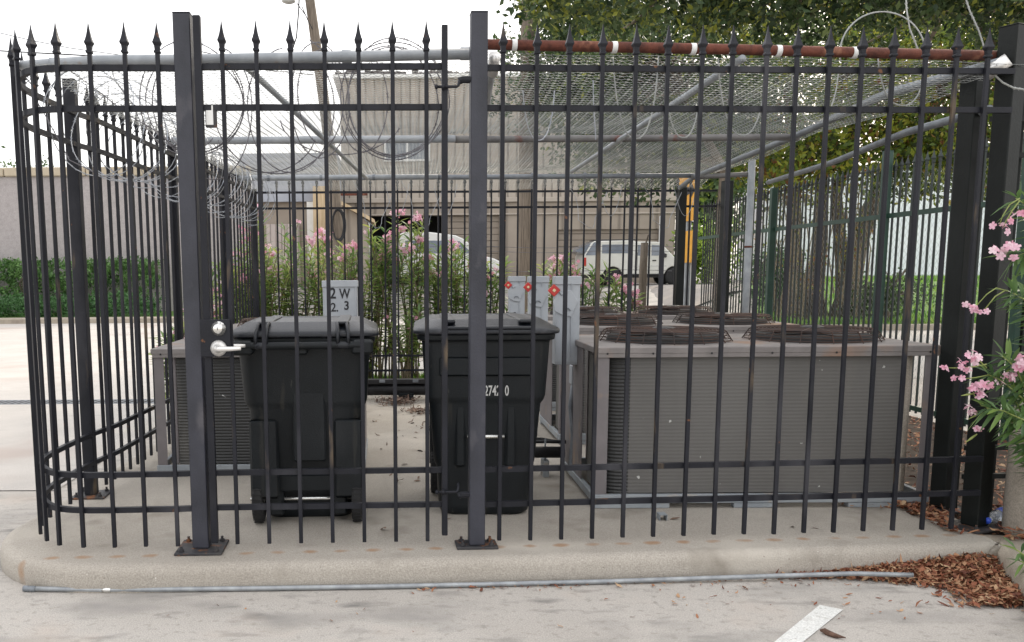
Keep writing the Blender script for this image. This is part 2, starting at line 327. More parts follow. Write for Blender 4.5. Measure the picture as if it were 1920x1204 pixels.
# ================================================================ the setting
def sm(t): t = max(0, min(1, t)); return t*t*(3-2*t)
def gh(x, y):
    y0 = 31-6*sm((x-9)/3); return .92*sm((y-y0)/8)*sm((x+8)/4)
def concrete(name, c1, c2, stains, joints=None, rust=False):
    m, out = mat(name, c1, c2, scale=1.1, rough=.9, contrast=.5, bump=.35, bscale=160, fine=150, spots=stains)
    nt = m.node_tree; L = nt.links.new; b = nt.nodes['Principled BSDF']; g = _n(nt, 'ShaderNodeNewGeometry')
    def mixin(fac, colr):
        nonlocal out
        mx = _n(nt, 'ShaderNodeMix', data_type='RGBA'); L(fac, mx.inputs[0]); L(out, mx.inputs[6]); mx.inputs[7].default_value = (*colr, 1); out = mx.outputs[2]
    sx = _n(nt, 'ShaderNodeSeparateXYZ'); L(g.outputs['Position'], sx.inputs[0])
    def mth(op, a, b2=None, c3=None):
        n = _n(nt, 'ShaderNodeMath', operation=op)
        for i, v in enumerate((a, b2, c3)):
            if v is None: continue
            if isinstance(v, (int, float)): n.inputs[i].default_value = v
            else: L(v, n.inputs[i])
        return n.outputs[0]
    if rust:     # rust run-off under every picket end
        yl = mth('MULTIPLY_ADD', sx.outputs[0], .060, 4.222)
        dy = mth('DIVIDE', mth('SUBTRACT', sx.outputs[1], yl), .020)
        px = mth('SUBTRACT', mth('PINGPONG', mth('SUBTRACT', sx.outputs[0], .502+.0761), .0761), .0761)
        px = mth('DIVIDE', px, .03)
        ns = _n(nt, 'ShaderNodeTexNoise'); ns.inputs['Scale'].default_value = 11; L(g.outputs['Position'], ns.inputs['Vector'])
        d = mth('ADD', mth('MULTIPLY', dy, dy), mth('MULTIPLY', px, px)); d = mth('ADD', d, mth('MULTIPLY', mth('SUBTRACT', ns.outputs[0], .5), 5.0))
        f = mth('MULTIPLY', mth('SUBTRACT', 2.2, d), .42); n = _n(nt, 'ShaderNodeClamp'); L(f, n.inputs[0]); f = mth('MULTIPLY', n.outputs[0], .8)
        mixin(f, (.30, .17, .085))
        # grime at the foot of the kerb face
        z = mth('SUBTRACT', .05, sx.outputs[2]); z = mth('MULTIPLY', z, 17); n2 = _n(nt, 'ShaderNodeClamp'); L(z, n2.inputs[0])
        ns2 = _n(nt, 'ShaderNodeTexNoise'); ns2.inputs['Scale'].default_value = 22; ns2.inputs['Detail'].default_value = 6; L(g.outputs['Position'], ns2.inputs['Vector'])
        mixin(mth('MULTIPLY', n2.outputs[0], mth('MULTIPLY', ns2.outputs[0], .9)), (.15, .135, .115))
    if joints:
        for ax, pitch, off, wd in joints:
            p = mth('PINGPONG', mth('ADD', sx.outputs[ax], off), pitch/2); f = mth('LESS_THAN', p, wd); mixin(mth('MULTIPLY', f, .4), (.16, .15, .14))
    L(out, b.inputs['Base Color']); M[name] = m
concrete('lot_concrete', (.38, .35, .315), (.49, .46, .42), [((.27, .255, .235), 1.5, .52, .70, (.9, 1.7, 1)), ((.20, .19, .175), 5.5, .57, .76, (.7, 1.5, 1)), ((.30, .28, .25), 24, .56, .72), ((.44, .375, .32), 1.1, .56, .72), ((.12, .1, .09), 45, .735, .77), ((.66, .64, .6), 60, .76, .78)], joints=[(1, 4.6, .35, .004)])
concrete('pad_concrete', (.32, .288, .245), (.43, .395, .345), [((.48, .44, .38), 1.3, .55, .7), ((.21, .185, .15), 2.6, .58, .74), ((.2, .17, .14), 55, .72, .76), ((.68, .65, .6), 75, .73, .76)], rust=True)
concrete('road_concrete', (.42, .395, .365), (.515, .485, .45), [((.41, .355, .32), .5, .56, .68), ((.36, .34, .32), 2.2, .62, .76, (.5, 2.5, 1))], joints=[(1, 5.2, .35, .01)])
concrete('kerb_concrete', (.29, .25, .195), (.4, .35, .285), [((.25, .21, .17), 3, .55, .7), ((.66, .6, .54), 70, .72, .75)])
concrete('asphalt', (.17, .155, .145), (.27, .25, .235), [((.33, .29, .25), .6, .5, .64), ((.1, .09, .09), 1.2, .6, .7)])
concrete('road_paint', (.60, .60, .57), (.72, .72, .69), [((.44, .42, .38), 9, .56, .7), ((.42, .4, .36), 34, .62, .68)])

xs = sorted(set([-900, -500, -250, -120, -60]+[x for x in range(-40, 61, 2)]+[80, 140, 280, 600, 900]))
ys = sorted(set([-60, -20, -8, 0, 2, 4, 6, 8, 10, 12, 16, 20]+[x*1.0 for x in range(22, 48)]+[52, 60, 75, 100, 150, 250, 450, 900, 1600]))
g = MB(); v = [(x, y, gh(x, y)) for y in ys for x in xs]; nx = len(xs)
g.add(v, [(j*nx+i, j*nx+i+1, (j+1)*nx+i+1, (j+1)*nx+i) for j in range(len(ys)-1) for i in range(nx-1)])
single('ground', g, 'lot_concrete', None, None, kind='structure', smooth=True)
def sheet(name, mt, x0, x1, y0, y1, dz, n=14, kind='structure', left=None, **k):
    g = MB(); v = []
    for j in range(n+1):
        y = y0+(y1-y0)*j/n; xa = left(y) if left else x0
        for i in range(n+1): x = xa+(x1-xa)*i/n; v.append((x, y, gh(x, y)+dz))
    g.add(v, [(j*(n+1)+i, j*(n+1)+i+1, (j+1)*(n+1)+i+1, (j+1)*(n+1)+i) for j in range(n) for i in range(n)])
    return single(name, g, mt, None, None, kind=kind, smooth=True)
sheet('driveway', 'asphalt', -4.5, 30, 31.2, 60, .02, 30, left=lambda y: -4.5)
defm('grass_soil', (.05, .12, .02), (.14, .26, .04), scale=3, rough=1, contrast=.4, fine=60)
sheet('lawn', 'grass_soil', 9, 60, 22.2, 75, .13, 30, left=lambda y: 9.0+(y-22.2)*.36)
# pad with its rounded kerb edge
def arc(cx, cy, r, a0, a1, n): return [(cx+r*C_(math.radians(a0+(a1-a0)*i/n)), cy+r*S(math.radians(a0+(a1-a0)*i/n))) for i in range(n+1)]
pad_out = [(2.955, 4.236)] + [(2.0, 4.165), (1.0, 4.10), (0, 4.04)] + [(-1.25, 3.985)] + arc(-1.36, 4.67, .685, 268, 182, 12)[1:] + [(-2.0, 5.4), (-1.93, 7), (-1.80, 10.9), (3.6, 11.0), (3.25, 8), (3.12, 5.2)]
g = MB(); n = len(pad_out); cxp, cyp = .5, 7.0
def inset(p, d):
    q = [];
    for i in range(n):
        a, b, c = Vector(p[i-1]), Vector(p[i]), Vector(p[(i+1) % n]); t = (c-a).normalized(); q.append((b.x-t.y*d*-1, b.y+t.x*d*-1))
    return q
rings = [(0, -.05), (0, .075), (.007, .098), (.02, .113), (.04, .122), (.065, .125)]
vv = []
for d, z in rings: vv += [(x, y, z) for x, y in inset(pad_out, d)]
fs = []
for k in range(len(rings)-1):
    for i in range(n): j = (i+1) % n; fs.append((k*n+i, k*n+j, (k+1)*n+j, (k+1)*n+i))
top = [len(vv)-n+i for i in range(n)]; fs.append(tuple(top)); g.add(vv, fs)
o = single('concrete_pad', g, 'pad_concrete', None, None, kind='structure'); fixn(o)
for p in o.data.polygons: p.use_smooth = len(p.vertices) == 4
# planter kerb coming towards the camera on the right, planter soil behind it
g = MB(); kp = [(2.868, 4.226)]+[tuple(onz(px, py, 0))[:2] for px, py in ((1858, 1052), (1880, 1086), (1915, 1133), (1950, 1196))]
kp += [(kp[-1][0]-.08, 3.0), (kp[-1][0]-.12, 1.6)]
kq = [(x+.19, y+.03) for x, y in kp]; kq[0] = (2.95, 4.42)
vv = []
for z, e in ((-.05, 0), (.085, 0), (.11, .015), (.12, .04)):
    for (a, b) in kp: vv.append((a+e, b, z))
for (a, b) in kq: vv.append((a, b, .118))
fs = []; nk = len(kp)
for k in range(4):
    for i in range(nk-1): fs.append((k*nk+i, k*nk+i+1, (k+1)*nk+i+1, (k+1)*nk+i))
g.add(vv, fs); o = single('kerb', g, 'kerb_concrete', None, None, kind='structure', smooth=True); fixn(o, smooth=True)
g = MB(); q_ = [(kq[k][0]-.01, kq[k][1], .1) for k in range(len(kq))]; g.add(q_[::-1]+[(2.80, 4.3, .1), (3.05, 5.2, .1), (3.2, 8, .1), (3.55, 13, .1), (4.8, 13, .1), (4.8, 1.6, .1)], [tuple(range(len(q_)+6))])
single('planter_soil', g, 'soil', None, None, kind='structure')
# far kerbs
g = MB()
def kerbline(g, pts, w=.16, h=.13):
    for (a, b), (c, d) in zip(pts[:-1], pts[1:]):
        L = math.hypot(c-a, d-b); g.bbox(((a+c)/2, (b+d)/2, (gh(a, b)+gh(c, d))/2+h/2-.03), (L+.02, w, h+.06), .02, math.atan2(d-b, c-a))
kerbline(g, [(-60, 28.6), (-30, 28.6), (-4.4, 28.6)], .9, .16)
single('street_kerb', g, 'kerb_concrete', None, None, kind='structure')
g = MB(); kerbline(g, [(60, 22.0), (30, 22.0), (8.9, 22.0)], .25, .15); single('lawn_kerb', g, 'kerb_concrete', None, None, kind='structure')
g = MB(); kerbline(g, [(-1.9, 12.0), (0, 12.0), (4.7, 12.0)], .14, .1); single('strip_kerb', g, 'kerb_concrete', None, None, kind='structure')
sheet('road', 'road_concrete', -60, 60, 12.1, 31.2, .006, 12, left=lambda y: -60)
sheet('street_apron', 'road_concrete', -60, -2.3, 6.0, 12.1, .006, 4, left=lambda y: -60)
sheet('planting_bed', 'grass_soil', -60, -4.4, 29.02, 34, .12, 4)
sheet('grass_strip', 'grass_soil', -1.8, 4.6, 11.1, 11.95, .06, 4)
# parking line paint
a, b, c, d = [onz(px, py, .004) for px, py in ((1537, 1134), (1581, 1143), (1500, 1208), (1446, 1208))]
b2 = c+(c-b)*.8; a2 = d+(d-a)*.8
g = MB(); g.add([a, b, b2, a2], [(3, 2, 1, 0)]); single('parking_line', g, 'road_paint', None, None, kind='structure')

# grasses -------------------------------------------------------
def blades(name, pts, h, wd, mt, n_at=1):
    p = np.asarray(pts, float); K = len(p); a = RNG.random(K)*2*PI; hh = h*(.6+.8*RNG.random(K)); lean = RNG.normal(size=(K, 2))*h*.35
    w = np.stack([np.cos(a), np.sin(a), np.zeros(K)], 1)*wd; t = p+np.concatenate([lean, hh[:, None]], 1)
    V = np.stack([p-w, p+w, t], 1).reshape(-1, 3); me = bpy.data.meshes.new(name); me.vertices.add(len(V)); me.vertices.foreach_set('co', V.ravel())
    me.loops.add(K*3); me.loops.foreach_set('vertex_index', np.arange(K*3).astype(np.int32)); me.polygons.add(K); me.polygons.foreach_set('loop_start', (np.arange(K)*3).astype(np.int32))
    at = me.attributes.new('rnd', 'FLOAT', 'FACE'); at.data.foreach_set('value', RNG.random(K).astype(np.float32)); me.update(calc_edges=True)
    o = link(name, me, mt); props(o, kind='stuff'); return o
defm('blade', (0, 0, 0), rough=.6, attr=[(.06, .16, .02), (.16, .33, .05), (.3, .42, .08)], transl=.3)
pts = []
while len(pts) < 16000:
    y = 22.3+38*random.random()**1.6; x = random.uniform(9.1+(y-22.2)*.36, 12+y*.62); pts.append((x, y, gh(x, y)+.13))
blades('lawn_grass', pts, .16, .035, 'blade')
blades('verge_grass', [(random.uniform(-1.8, 4.6), random.uniform(11.1, 11.95), .06) for _ in range(7000)], .11, .008, 'blade')

# dead leaves ---------------------------------------------------
def litter(name, P, size, mt='dead', cup=.3):
    P = np.asarray(P, float); K = len(P); L = size*(.5+RNG.random(K)); W = L*(.2+.3*RNG.random(K)); a = RNG.random(K)*2*PI
    d = np.stack([np.cos(a), np.sin(a), RNG.normal(size=K)*.22], 1); w = np.stack([-np.sin(a), np.cos(a), RNG.normal(size=K)*.35], 1); h = (np.abs(RNG.normal(size=K))*cup)[:, None]*W[:, None]*np.array([0, 0, 1.])
    Lc, Wc = L[:, None], W[:, None]
    # 7-vertex leaf : base, two shoulder pairs, tip, with raised edges and curled tip
    curl = (RNG.normal(size=K)*.25)[:, None]*Lc*np.array([0, 0, 1.])
    pts7 = [P-d*Lc*.5, P-d*Lc*.2+w*Wc*.42+h, P+d*Lc*.2+w*Wc*.4+h, P+d*Lc*.5+np.abs(curl), P+d*Lc*.2-w*Wc*.4+h, P-d*Lc*.2-w*Wc*.42+h]
    V = np.stack(pts7, 1).reshape(-1, 3); me = bpy.data.meshes.new(name); me.vertices.add(len(V)); me.vertices.foreach_set('co', V.ravel())
    T = (np.arange(K)*6)[:, None]+np.array([0, 1, 5, 1, 2, 4, 1, 4, 5, 2, 3, 4]); me.loops.add(K*12); me.loops.foreach_set('vertex_index', T.ravel().astype(np.int32))
    me.polygons.add(K*4); me.polygons.foreach_set('loop_start', (np.arange(K*4)*3).astype(np.int32)); at = me.attributes.new('rnd', 'FLOAT', 'FACE'); at.data.foreach_set('value', np.repeat(RNG.random(K), 4).astype(np.float32)); me.update(calc_edges=True)
    o = link(name, me, mt); props(o, kind='stuff'); return o
P = []
# drift in the corner between the two kerbs, and the tail of it along the pole
def frontz(x): return np.interp(x, [0, 1, 2, 2.93], [4.04, 4.10, 4.165, 4.235])
def kx(y): return float(np.interp(y, [p[1] for p in kp[::-1]], [p[0] for p in kp[::-1]]))
while len(P) < 4300:
    x = 1.75+1.2*random.random()**.5; yk = float(frontz(min(x, 2.93)))
    reach = .03+.04*max(0, (x-1.6))+.50*max(0, x-2.05)**1.5
    dd = reach*abs(random.gauss(0, .5)); y = yk-.004-dd
    if dd > reach*1.3 or x > kx(y)-.012: continue
    hgt = .004+.075*max(0, 1-dd/(reach+.01))*min(1, max(0, (x-2.0)/.7)); P.append((x, y, hgt*random.random()**.7+.004))
for _ in range(1500):
    y = random.uniform(3.72, 3.98); x = kx(y)-.01-abs(random.gauss(0, .11)); P.append((x, y, .006+.05*random.random()*max(0, 1-(kx(y)-x)*4)))
litter('fallen_leaves', P, .036)
P = [(random.uniform(.1, 2.75), 0, 0) for _ in range(200)]; P = [(x, float(frontz(x))-.02-abs(random.gauss(0, .05))*(.5+x*.5), .006) for x, _, _ in P]
P += [(random.uniform(1.2, 2.8), random.uniform(3.6, 4.1), .004) for _ in range(60)]+[(random.uniform(-1, 1.4), random.uniform(3.5, 4.0), .004) for _ in range(14)]
litter('leaf_bits', P, .026)
P = [(2.80+abs(random.gauss(0, .12))*1.0, random.uniform(4.40, 5.0), .128+.03*random.random()) for _ in range(520)]+[(random.uniform(2.96, 4.7), 4.3+8*random.random()**1.6, .1+.05*random.random()) for _ in range(5200)]
P += [(random.uniform(2.5, 3.05), random.gauss(5.0, .07), .13+.02*random.random()) for _ in range(160)]
P = [p for p in P if not (p[0] < 3.03 and p[1] < 4.36)]+[(random.uniform(2.98, 3.3), random.uniform(4.3, 4.6), .12+.05*random.random()) for _ in range(260)]
P = [p for p in P if not (abs(p[0]-2.985) < .14 and 4.41 < p[1] < 4.64) or p[0] > 3.12]
litter('planter_leaves', P, .042)
P = [(random.gauss(.02, .10), random.gauss(9.2, .13), .13+.05*random.random()) for _ in range(420)]+[(random.gauss(.32, .13), random.gauss(8.6, .12), .13+.02*random.random()) for _ in range(240)]+[(random.gauss(.36, .08), random.gauss(7.7, .08), .13) for _ in range(50)]
P += [(random.uniform(-.3, .4), random.uniform(5.6, 9), .128) for _ in range(45)]+[(random.uniform(-.6, 2.6), random.uniform(4.5, 5.0), .128) for _ in range(5)]
litter('pad_litter', P, .045, 'dead_dark')

# ================================================================ iron fences
ZB, Z1, Z2, Z3, Z4, ZT = .155, 2.367, 2.190, .504, .332, 2.557
PW = .0185; PR = random.Random(4)
def finial_mb(q=1.0):
    g = MB(); k = 1.414/2*2
    prof = [(.0115, 0), (.0145, .004), (.0145, .010), (.0110, .014), (.0125, .032), (.0185, .044), (.0190, .048), (.0150, .058), (.0100, .076), (.0060, .098), (.0030, .118), (.0012, .134)]
    g.lathe([(r*1.35*q, z*q) for r, z in prof], n=4, rot=PI/4); return g
FIN = finial_mb().mesh('finial'); FIN.materials.append(M['black_paint'])
def bar_mesh(name, w, h, mt, d=None):
    g = MB(); g.bbox((0, 0, h/2), (w, d or w, h), .0015); me = g.mesh(name); me.materials.append(M[mt]); return me
def pickets(th, plist, zb, zt, rail_zs, me_p, me_f, mt, rot=True, parent=None):
    for x, y, a in plist:
        p = link('picket', me_p, None, th.o, Vector((x, y, zb+PR.gauss(0, .0015)))-th.loc, a); p.rotation_euler = (PR.gauss(0, .0016), PR.gauss(0, .0016), a+PR.gauss(0, .02))
        if me_f: link('finial', me_f, None, p, (0, 0, zt-zb))
def rail(th, pts, z, mt, off=.0235, w=.026, d=.024, name='rail'):
    g = MB(); pts = [Vector(p) for p in pts]; n = len(pts); vv = []
    for i, p in enumerate(pts):
        t = (pts[min(i+1, n-1)]-pts[max(i-1, 0)]).normalized(); nn = Vector((-t.y, t.x))
        for s_ in (off-d/2, off+d/2):
            for dz in (-w/2, w/2): q = p+nn*s_; vv.append((q.x, q.y, z+dz))
    f = []
    for i in range(n-1):
        a, b = i*4, i*4+4
        for (k, l) in ((0, 1), (1, 3), (3, 2), (2, 0)): f.append((a+k, a+l, b+l, b+k))
    f += [(0, 2, 3, 1), ((n-1)*4, (n-1)*4+1, (n-1)*4+3, (n-1)*4+2)]
    g.add(vv, f); o = th.part(name, g, mt); fixn(o); return o
def post(th, x, y, w, z0, z1, mt, rz=0, plate=None, pz=.125, name='post', cap=True):
    g = MB(); g.bbox((x, y, (z0+z1)/2), (w, w, z1-z0), .004, rz)
    if cap: g.bbox((x, y, z1+.001), (w+.002, w+.002, .005), .0015, rz)
    p = th.part(name, g, mt)
    if plate:
        g = MB(); g.bbox((x, y, pz+.007), (plate[0], plate[1], .012), .002, rz); b = th.part('base_plate', g, 'plate', p); b.location = (0, 0, 0)
        R = Matrix.Rotation(rz, 2)
        for sx in (-1, 1):
            for sy in (-1, 1):
                v = R @ Vector((sx*(plate[0]/2-.03), sy*(plate[1]/2-.03))); g = MB(); g.lathe([(.013, 0), (.013, .010), (.0065, .011), (.0065, .024)], (x+v.x, y+v.y, pz+.014), 6); th.part('bolt', g, 'plate', b)
    return p
PK = bar_mesh('picket', PW, ZT-.134-ZB, 'black_paint')
def fl(k, dx=0): return (.502+.1521*k, 4.2548+.00964*k)
post_top = ony(372, 27, 4.25).z
# -- curved run left of the gate, turning the corner and ending at the corner post
crv = [(-.962, 4.217), (-1.045, 4.204), (-1.197, 4.2), (-1.344, 4.192), (-1.45, 4.190), (-1.494, 4.194), (-1.56, 4.205), (-1.622, 4.228), (-1.672, 4.262), (-1.714, 4.309), (-1.755, 4.365), (-1.79, 4.425), (-1.838, 4.56), (-1.855, 4.67), (-1.862, 4.78), (-1.858, 4.95), (-1.852, 5.10), (-1.842, 5.262), (-1.838, 5.345)]
FG = 'runs of spear-topped black fence round the enclosure'
th = Thing('iron_fence', (-1.6, 4.4, .125), 'short black spear-topped fence run that curves round the rounded kerb corner', 'fence', FG)
pl = [(-1.045, 4.204, .02), (-1.197, 4.2, .02), (-1.344, 4.192, .03), (-1.494, 4.194, -.2), (-1.622, 4.228, -.55), (-1.714, 4.309, -.85), (-1.79, 4.425, -1.1), (-1.842, 4.585, -1.4), (-1.858, 4.735, 1.57), (-1.86, 4.885, 1.57), (-1.856, 5.035, 1.54), (-1.848, 5.17, 1.54)]
pickets(th, pl, ZB, ZT-.134, None, PK, FIN, None)
for z in (Z1, Z2, Z3, Z4): rail(th, crv, z, 'black_paint', off=-.0235)
post(th, -1.838, 5.345, .068, .137, ony(150, 150, 5.345).z, 'black_paint', .03, (.2, .2))
# -- gate post left (its own fixed post carries the lock side)
th = Thing('gate_post', (-.94, 4.255, .125), 'thick dark grey post with flat top on the lock side of the gate', 'fence post', 'posts either side of the gate')
gpl = post(th, -.94, 4.255, .078, .139, post_top, 'post_paint', .02, (.225, .23))
th = Thing('gate_post', (.392, 4.268, .125), 'thick dark grey post the gate hangs from, between gate and long fence', 'fence post', 'posts either side of the gate')
post(th, .392, 4.268, .076, .139, ony(899, 26, 4.268).z, 'post_paint', .03, (.2, .13))
for z in (ony(880, 155, 4.26).z, ony(870, 930, 4.26).z):
    g = MB(); g.tube([(.352, 4.245, z+.01), (.318, 4.245, z+.01), (.302, 4.245, z+.004)], .016, 8); g.bbox((.335, 4.245, z+.012), (.05, .03, .02), .003)
    th.part('hinge_bracket', g, 'black_paint')
# -- gate
th = Thing('gate', (.392, 4.25, .17), 'black spear-topped gate with lever lock, standing shut between two thick posts', 'gate')
for k in range(7):
    p = link('picket', PK, None, th.o, Vector((-.759+.1521*k, 4.207+.0042*k, ZB+.008))-th.loc, .03); link('finial', FIN, None, p, (0, 0, ZT-.134-ZB))
for (x, y, zt, zb) in ((-.868, 4.206, ony(378, 29, 4.206).z, ZB+.015), (.2365, 4.237, ony(838, 47, 4.237).z, ZB+.035)):
    g = MB(); g.bbox((x, y+.006, (zt+zb)/2), (.027 if x > 0 else .032, .034, zt-zb), .002, .03); th.part('stile', g, 'black_paint')
for z in (Z1+.004, Z2+.003, Z3+.004, Z4+.006): rail(th, [(-.853, 4.205), (.224, 4.235)], z, 'black_paint')
lx, ly = -.80, 4.19
g = MB(); zc = ony(405, 634, 4.18).z; g.bbox((ony(404.5, 634, 4.18).x, 4.172, zc), (.138, .01, .172), .002); lp = th.part('lock_plate', g, 'black_paint')
g = MB(); g.bbox((ony(404.5, 634, 4.18).x+.01, 4.195, zc), (.11, .034, .15), .003); th.part('lock_box', g, 'black_paint')
MY = Matrix.Rotation(PI/2, 3, 'X')      # z axis -> -y (towards the camera)
c = ony(410, 616, 4.165); g = MB(); g.lathe([(.034, 0), (.033, .006), (.024, .012), (.022, .026), (.019, .029)], c, 24, mx=MY); db = th.part('deadbolt', g, 'chrome', lp, smooth=True)
g = MB(); g.bbox((c.x, c.y-.0295, c.z), (.003, .002, .014), .0004); th.part('keyhole', g, 'key', db)
c = ony(410, 653, 4.165); g = MB(); g.lathe([(.038, 0), (.037, .006), (.026, .018), (.015, .024), (.015, .045)], c, 24, mx=MY)
g.tube([(c.x, c.y-.046, c.z), (c.x+.02, c.y-.05, c.z), (c.x+.06, c.y-.048, c.z), (c.x+.11, c.y-.042, c.z+.001)], [.0155, .0135, .0105, .0085], 12); th.part('lever_handle', g, 'satin', lp, smooth=True)
c2 = ony(441, 649, 4.24); g = MB(); g.tube([(c2.x-.05, 4.22, c2.z), (c2.x-.05, 4.245, c2.z), (c2.x-.02, 4.25, c2.z), (c2.x+.045, 4.25, c2.z)], [.012, .012, .01, .008], 10); th.part('lever_handle', g, 'satin', lp, smooth=True)
tt = ony(396, 218, 4.23); g = MB(); g.bbox(tt, (.05, .02, .10), .002); t1 = th.part('strike_box', g, 'plate'); g = MB(); g.box((tt.x-.005, tt.y-.0115, tt.z+.003), (.032, .002, .085)); th.part('sticker', g, 'label_white', t1)
for z, s_ in ((ony(850, 165, 4.24).z, 1), (ony(850, 920, 4.24).z, 1)):
    g = MB(); g.tube([(.19, 4.212, z), (.29, 4.212, z), (.297, 4.214, z+.006), (.300, 4.22, z+.018), (.302, 4.244, z+.034)], .0065, 8); g.lathe([(.013, 0), (.013, .012)], (.222, 4.212, z), 6, mx=Matrix.Rotation(PI/2, 3, 'Y')); g.lathe([(.011, 0), (.011, .01)], (.193, 4.212, z), 6, mx=Matrix.Rotation(PI/2, 3, 'Y'))
    th.part('hinge_bolt', g, 'black_paint', smooth=True)
# -- long straight front run
th = Thing('iron_fence', (1.6, 4.3, .125), 'long straight black spear-topped fence run on the front kerb before the large grey unit', 'fence', FG)
pickets(th, [(*fl(k), .0633) for k in range(16)], ZB, ZT-.134, None, PK, FIN, None)
for z in (Z1, Z2, Z3, Z4): rail(th, [(.428, 4.25), (fl(16)[0], fl(16)[1])], z, 'black_paint')
post(th, 2.985, 4.53, .092, .139, ony(1890, 50, 4.53).z, 'dark_post', .42, (.24, .2))
# -- corner post standing just behind
th = Thing('fence_post', (3.0, 4.86, .125), 'dark inner post close behind the end post of the long front fence', 'fence post')
post(th, 3.035, 4.88, .098, .139, ony(1795, 135, 4.9).z, 'dark_post', .3, (.2, .2))
# -- fence continuing to the right beyond the corner
PK2 = bar_mesh('picket', .02, 2.2, 'dark_post')
th = Thing('iron_fence', (3.8, 4.75, .1), 'black picket fence run carrying on past the corner behind the pink oleander', 'fence', FG)
pickets(th, [(3.14+.151*k, 4.72+.01*k, .063) for k in range(12)], .13, 2.33, None, PK2, FIN, None)
for z in (2.2, 2.02, .50, .345): rail(th, [(3.04, 4.71), (4.9, 4.83)], z, 'dark_post')
g = MB(); g.bbox((3.235, 4.83, 1.35), (.05, .05, 2.5), .003, .06); th.part('post', g, 'dark_post')
# -- left side run, going back
th = Thing('iron_fence', (-1.7, 8, .125), 'black spear-topped fence run along the left side facing the street', 'fence', FG)
ll = lambda k: (-1.7615+.00617*k, 6.42+.15227*k)
PKL = bar_mesh('picket', PW, ZT-.134-ZB, 'black_paint')
pickets(th, [(*ll(k), 1.53) for k in range(-6, 27)], ZB, ZT-.134, None, PKL, FIN, None)
for z in (Z1, Z2, Z3, Z4): rail(th, [(-1.838, 5.345), ll(-5), ll(27.3)], z, 'black_paint', off=-.0235)
g = MB()
for k in (5.4, 16.5): x, y = ll(k); post(th, x+.005, y, .062, .139, 2.45, 'black_paint', 0, (.15, .15))
post(th, -1.60, 10.55, .075, .139, ony(475, 359, 10.55).z+.02, 'black_paint', 0, (.18, .18))
# -- back run
th = Thing('iron_fence', (1, 10.5, .125), 'black spear-topped fence run closing the back in front of the tall oleanders', 'fence', FG)
bl = lambda k: (-.2529+.15233*k, 10.454+.0045*k)
pickets(th, [(*bl(k), .03) for k in range(-8, 25) if not (22 < k < 23)], ZB, ZT-.134, None, PKL, FIN, None)
for z in (Z1, Z2, Z3, Z4): rail(th, [(-1.56, 10.41), (3.72, 10.57)], z, 'black_paint', d=.022, w=.024)
post(th, 3.265, 10.42, .085, .139, ony(1275, 348, 10.42).z, 'dark_post', 0, (.18, .18))
post(th, 3.80, 10.5, .10, .139, ony(1375, 340, 10.5).z, 'dark_post', .2, (.2, .2))
# -- taller green fence beyond the right side, with chain link wired to it
X5 = 4.86
th = Thing('iron_fence', (X5, 9, .08), 'long green fence of close pickets with chain link, beyond the grey units by the oak', 'fence')
PKG = bar_mesh('picket', .017, 2.28, 'black_green_paint'); FING = finial_mb(.9).mesh('finial'); FING.materials.append(M['black_green_paint'])
pickets(th, [(X5, 4.9+.104*k, 1.57) for k in range(92)], .12, 2.40, None, PKG, FING, None)
for z in (1.97, .17): rail(th, [(X5, 4.85), (X5, 14.5)], z, 'green_paint', off=.022, w=.045, d=.03)
for (px, yt) in ((1640, 287), (1436, 356), (1900, 200)):
    y = X5*F/(px-CX)*1.0; y = y*1.0
    post(th, X5-.05, y*.985, .075, .1, ony(px, yt, y).z, 'green_paint', 0, (.14, .14), .095)
nW, pit = int(9.4/.036), .036
t = np.arange(0, int(2.25/.036)+1)
P = []
for i in range(nW):
    yy = 4.9+i*pit+((t+i) % 2)*pit; P.append(np.stack([X5+.045+.003*((t % 2)*2-1.), yy, .12+t*.036], 1))
wires_mesh(P, .0011, 'chain_link', 'chain_wire', th.o, th.loc)
th.o['label'] = 'long green fence of close pickets with chain link, beyond the grey units by the oak'

# ================================================================ overhead pipe canopy
zc = 2.445
th = Thing('pipe_canopy', (.7, 7, .125), 'overhead canopy of galvanised pipes covered with slack chain link over the enclosure', 'canopy')
def pipe(pts, r, mt='pipe_pale', name='pipe', parent=None): return th.part(name, MB().tube(pts, r, 14), mt, parent, smooth=True)
A = ony(42, 124, 4.62); B = ony(340, 113, 4.42); Cc = ony(884, 101, 4.40)
p = pipe([A, (A+B)/2+Vector((0, -.05, 0)), B, Cc], .0255)
for px, py in ((103, 120), (650, 106), (872, 101)):
    q = ony(px, py, 4.42 if px > 300 else 4.56); pipe([q-Vector((.022, 0, 0)), q+Vector((.022, 0, 0))], .0300, 'pipe_pale', 'coupling', p)
D = ony(884, 83, 4.46); E_ = ony(1872, 105, 4.58); fr = pipe([D, ony(1380, 93, 4.52), E_], .0245, 'pipe_rust')
for px in (962, 1146, 1292, 1363, 1452, 1596):
    q = D.lerp(E_, (px-884)/988.); d_ = (E_-D).normalized(); pipe([q-d_*.012, q+d_*.012], .0275, 'white_trim', 'tape_band', fr)
def cross(y, xl, xr, mt, mt2=None, split=.47):
    pipe([(xl, y, zc), (split, y, zc)], .028, mt); pipe([(split, y+.01, zc-.004), (xr, y+.01, zc-.004)], .026, mt2 or mt)
y2 = onz(640, 262, zc).y; y3 = onz(640, 333, zc).y
cross(y2, -1.66, 3.05, 'pipe_pale', 'pipe_grey_rust'); cross(y3, -1.62, 3.15, 'pipe_pale', 'conduit')
k_ = lambda a, b: [ony(*a, 4.47), onz(*b, zc+.045)]
for a, b in (((452, 112), (688, 335)), ((1392, 106), (1072, 322))): pipe([ony(*a, 4.5)+Vector((0, 0, -.01)), onz(*b, zc-.045)], .019 if a[0] > 900 else .017)
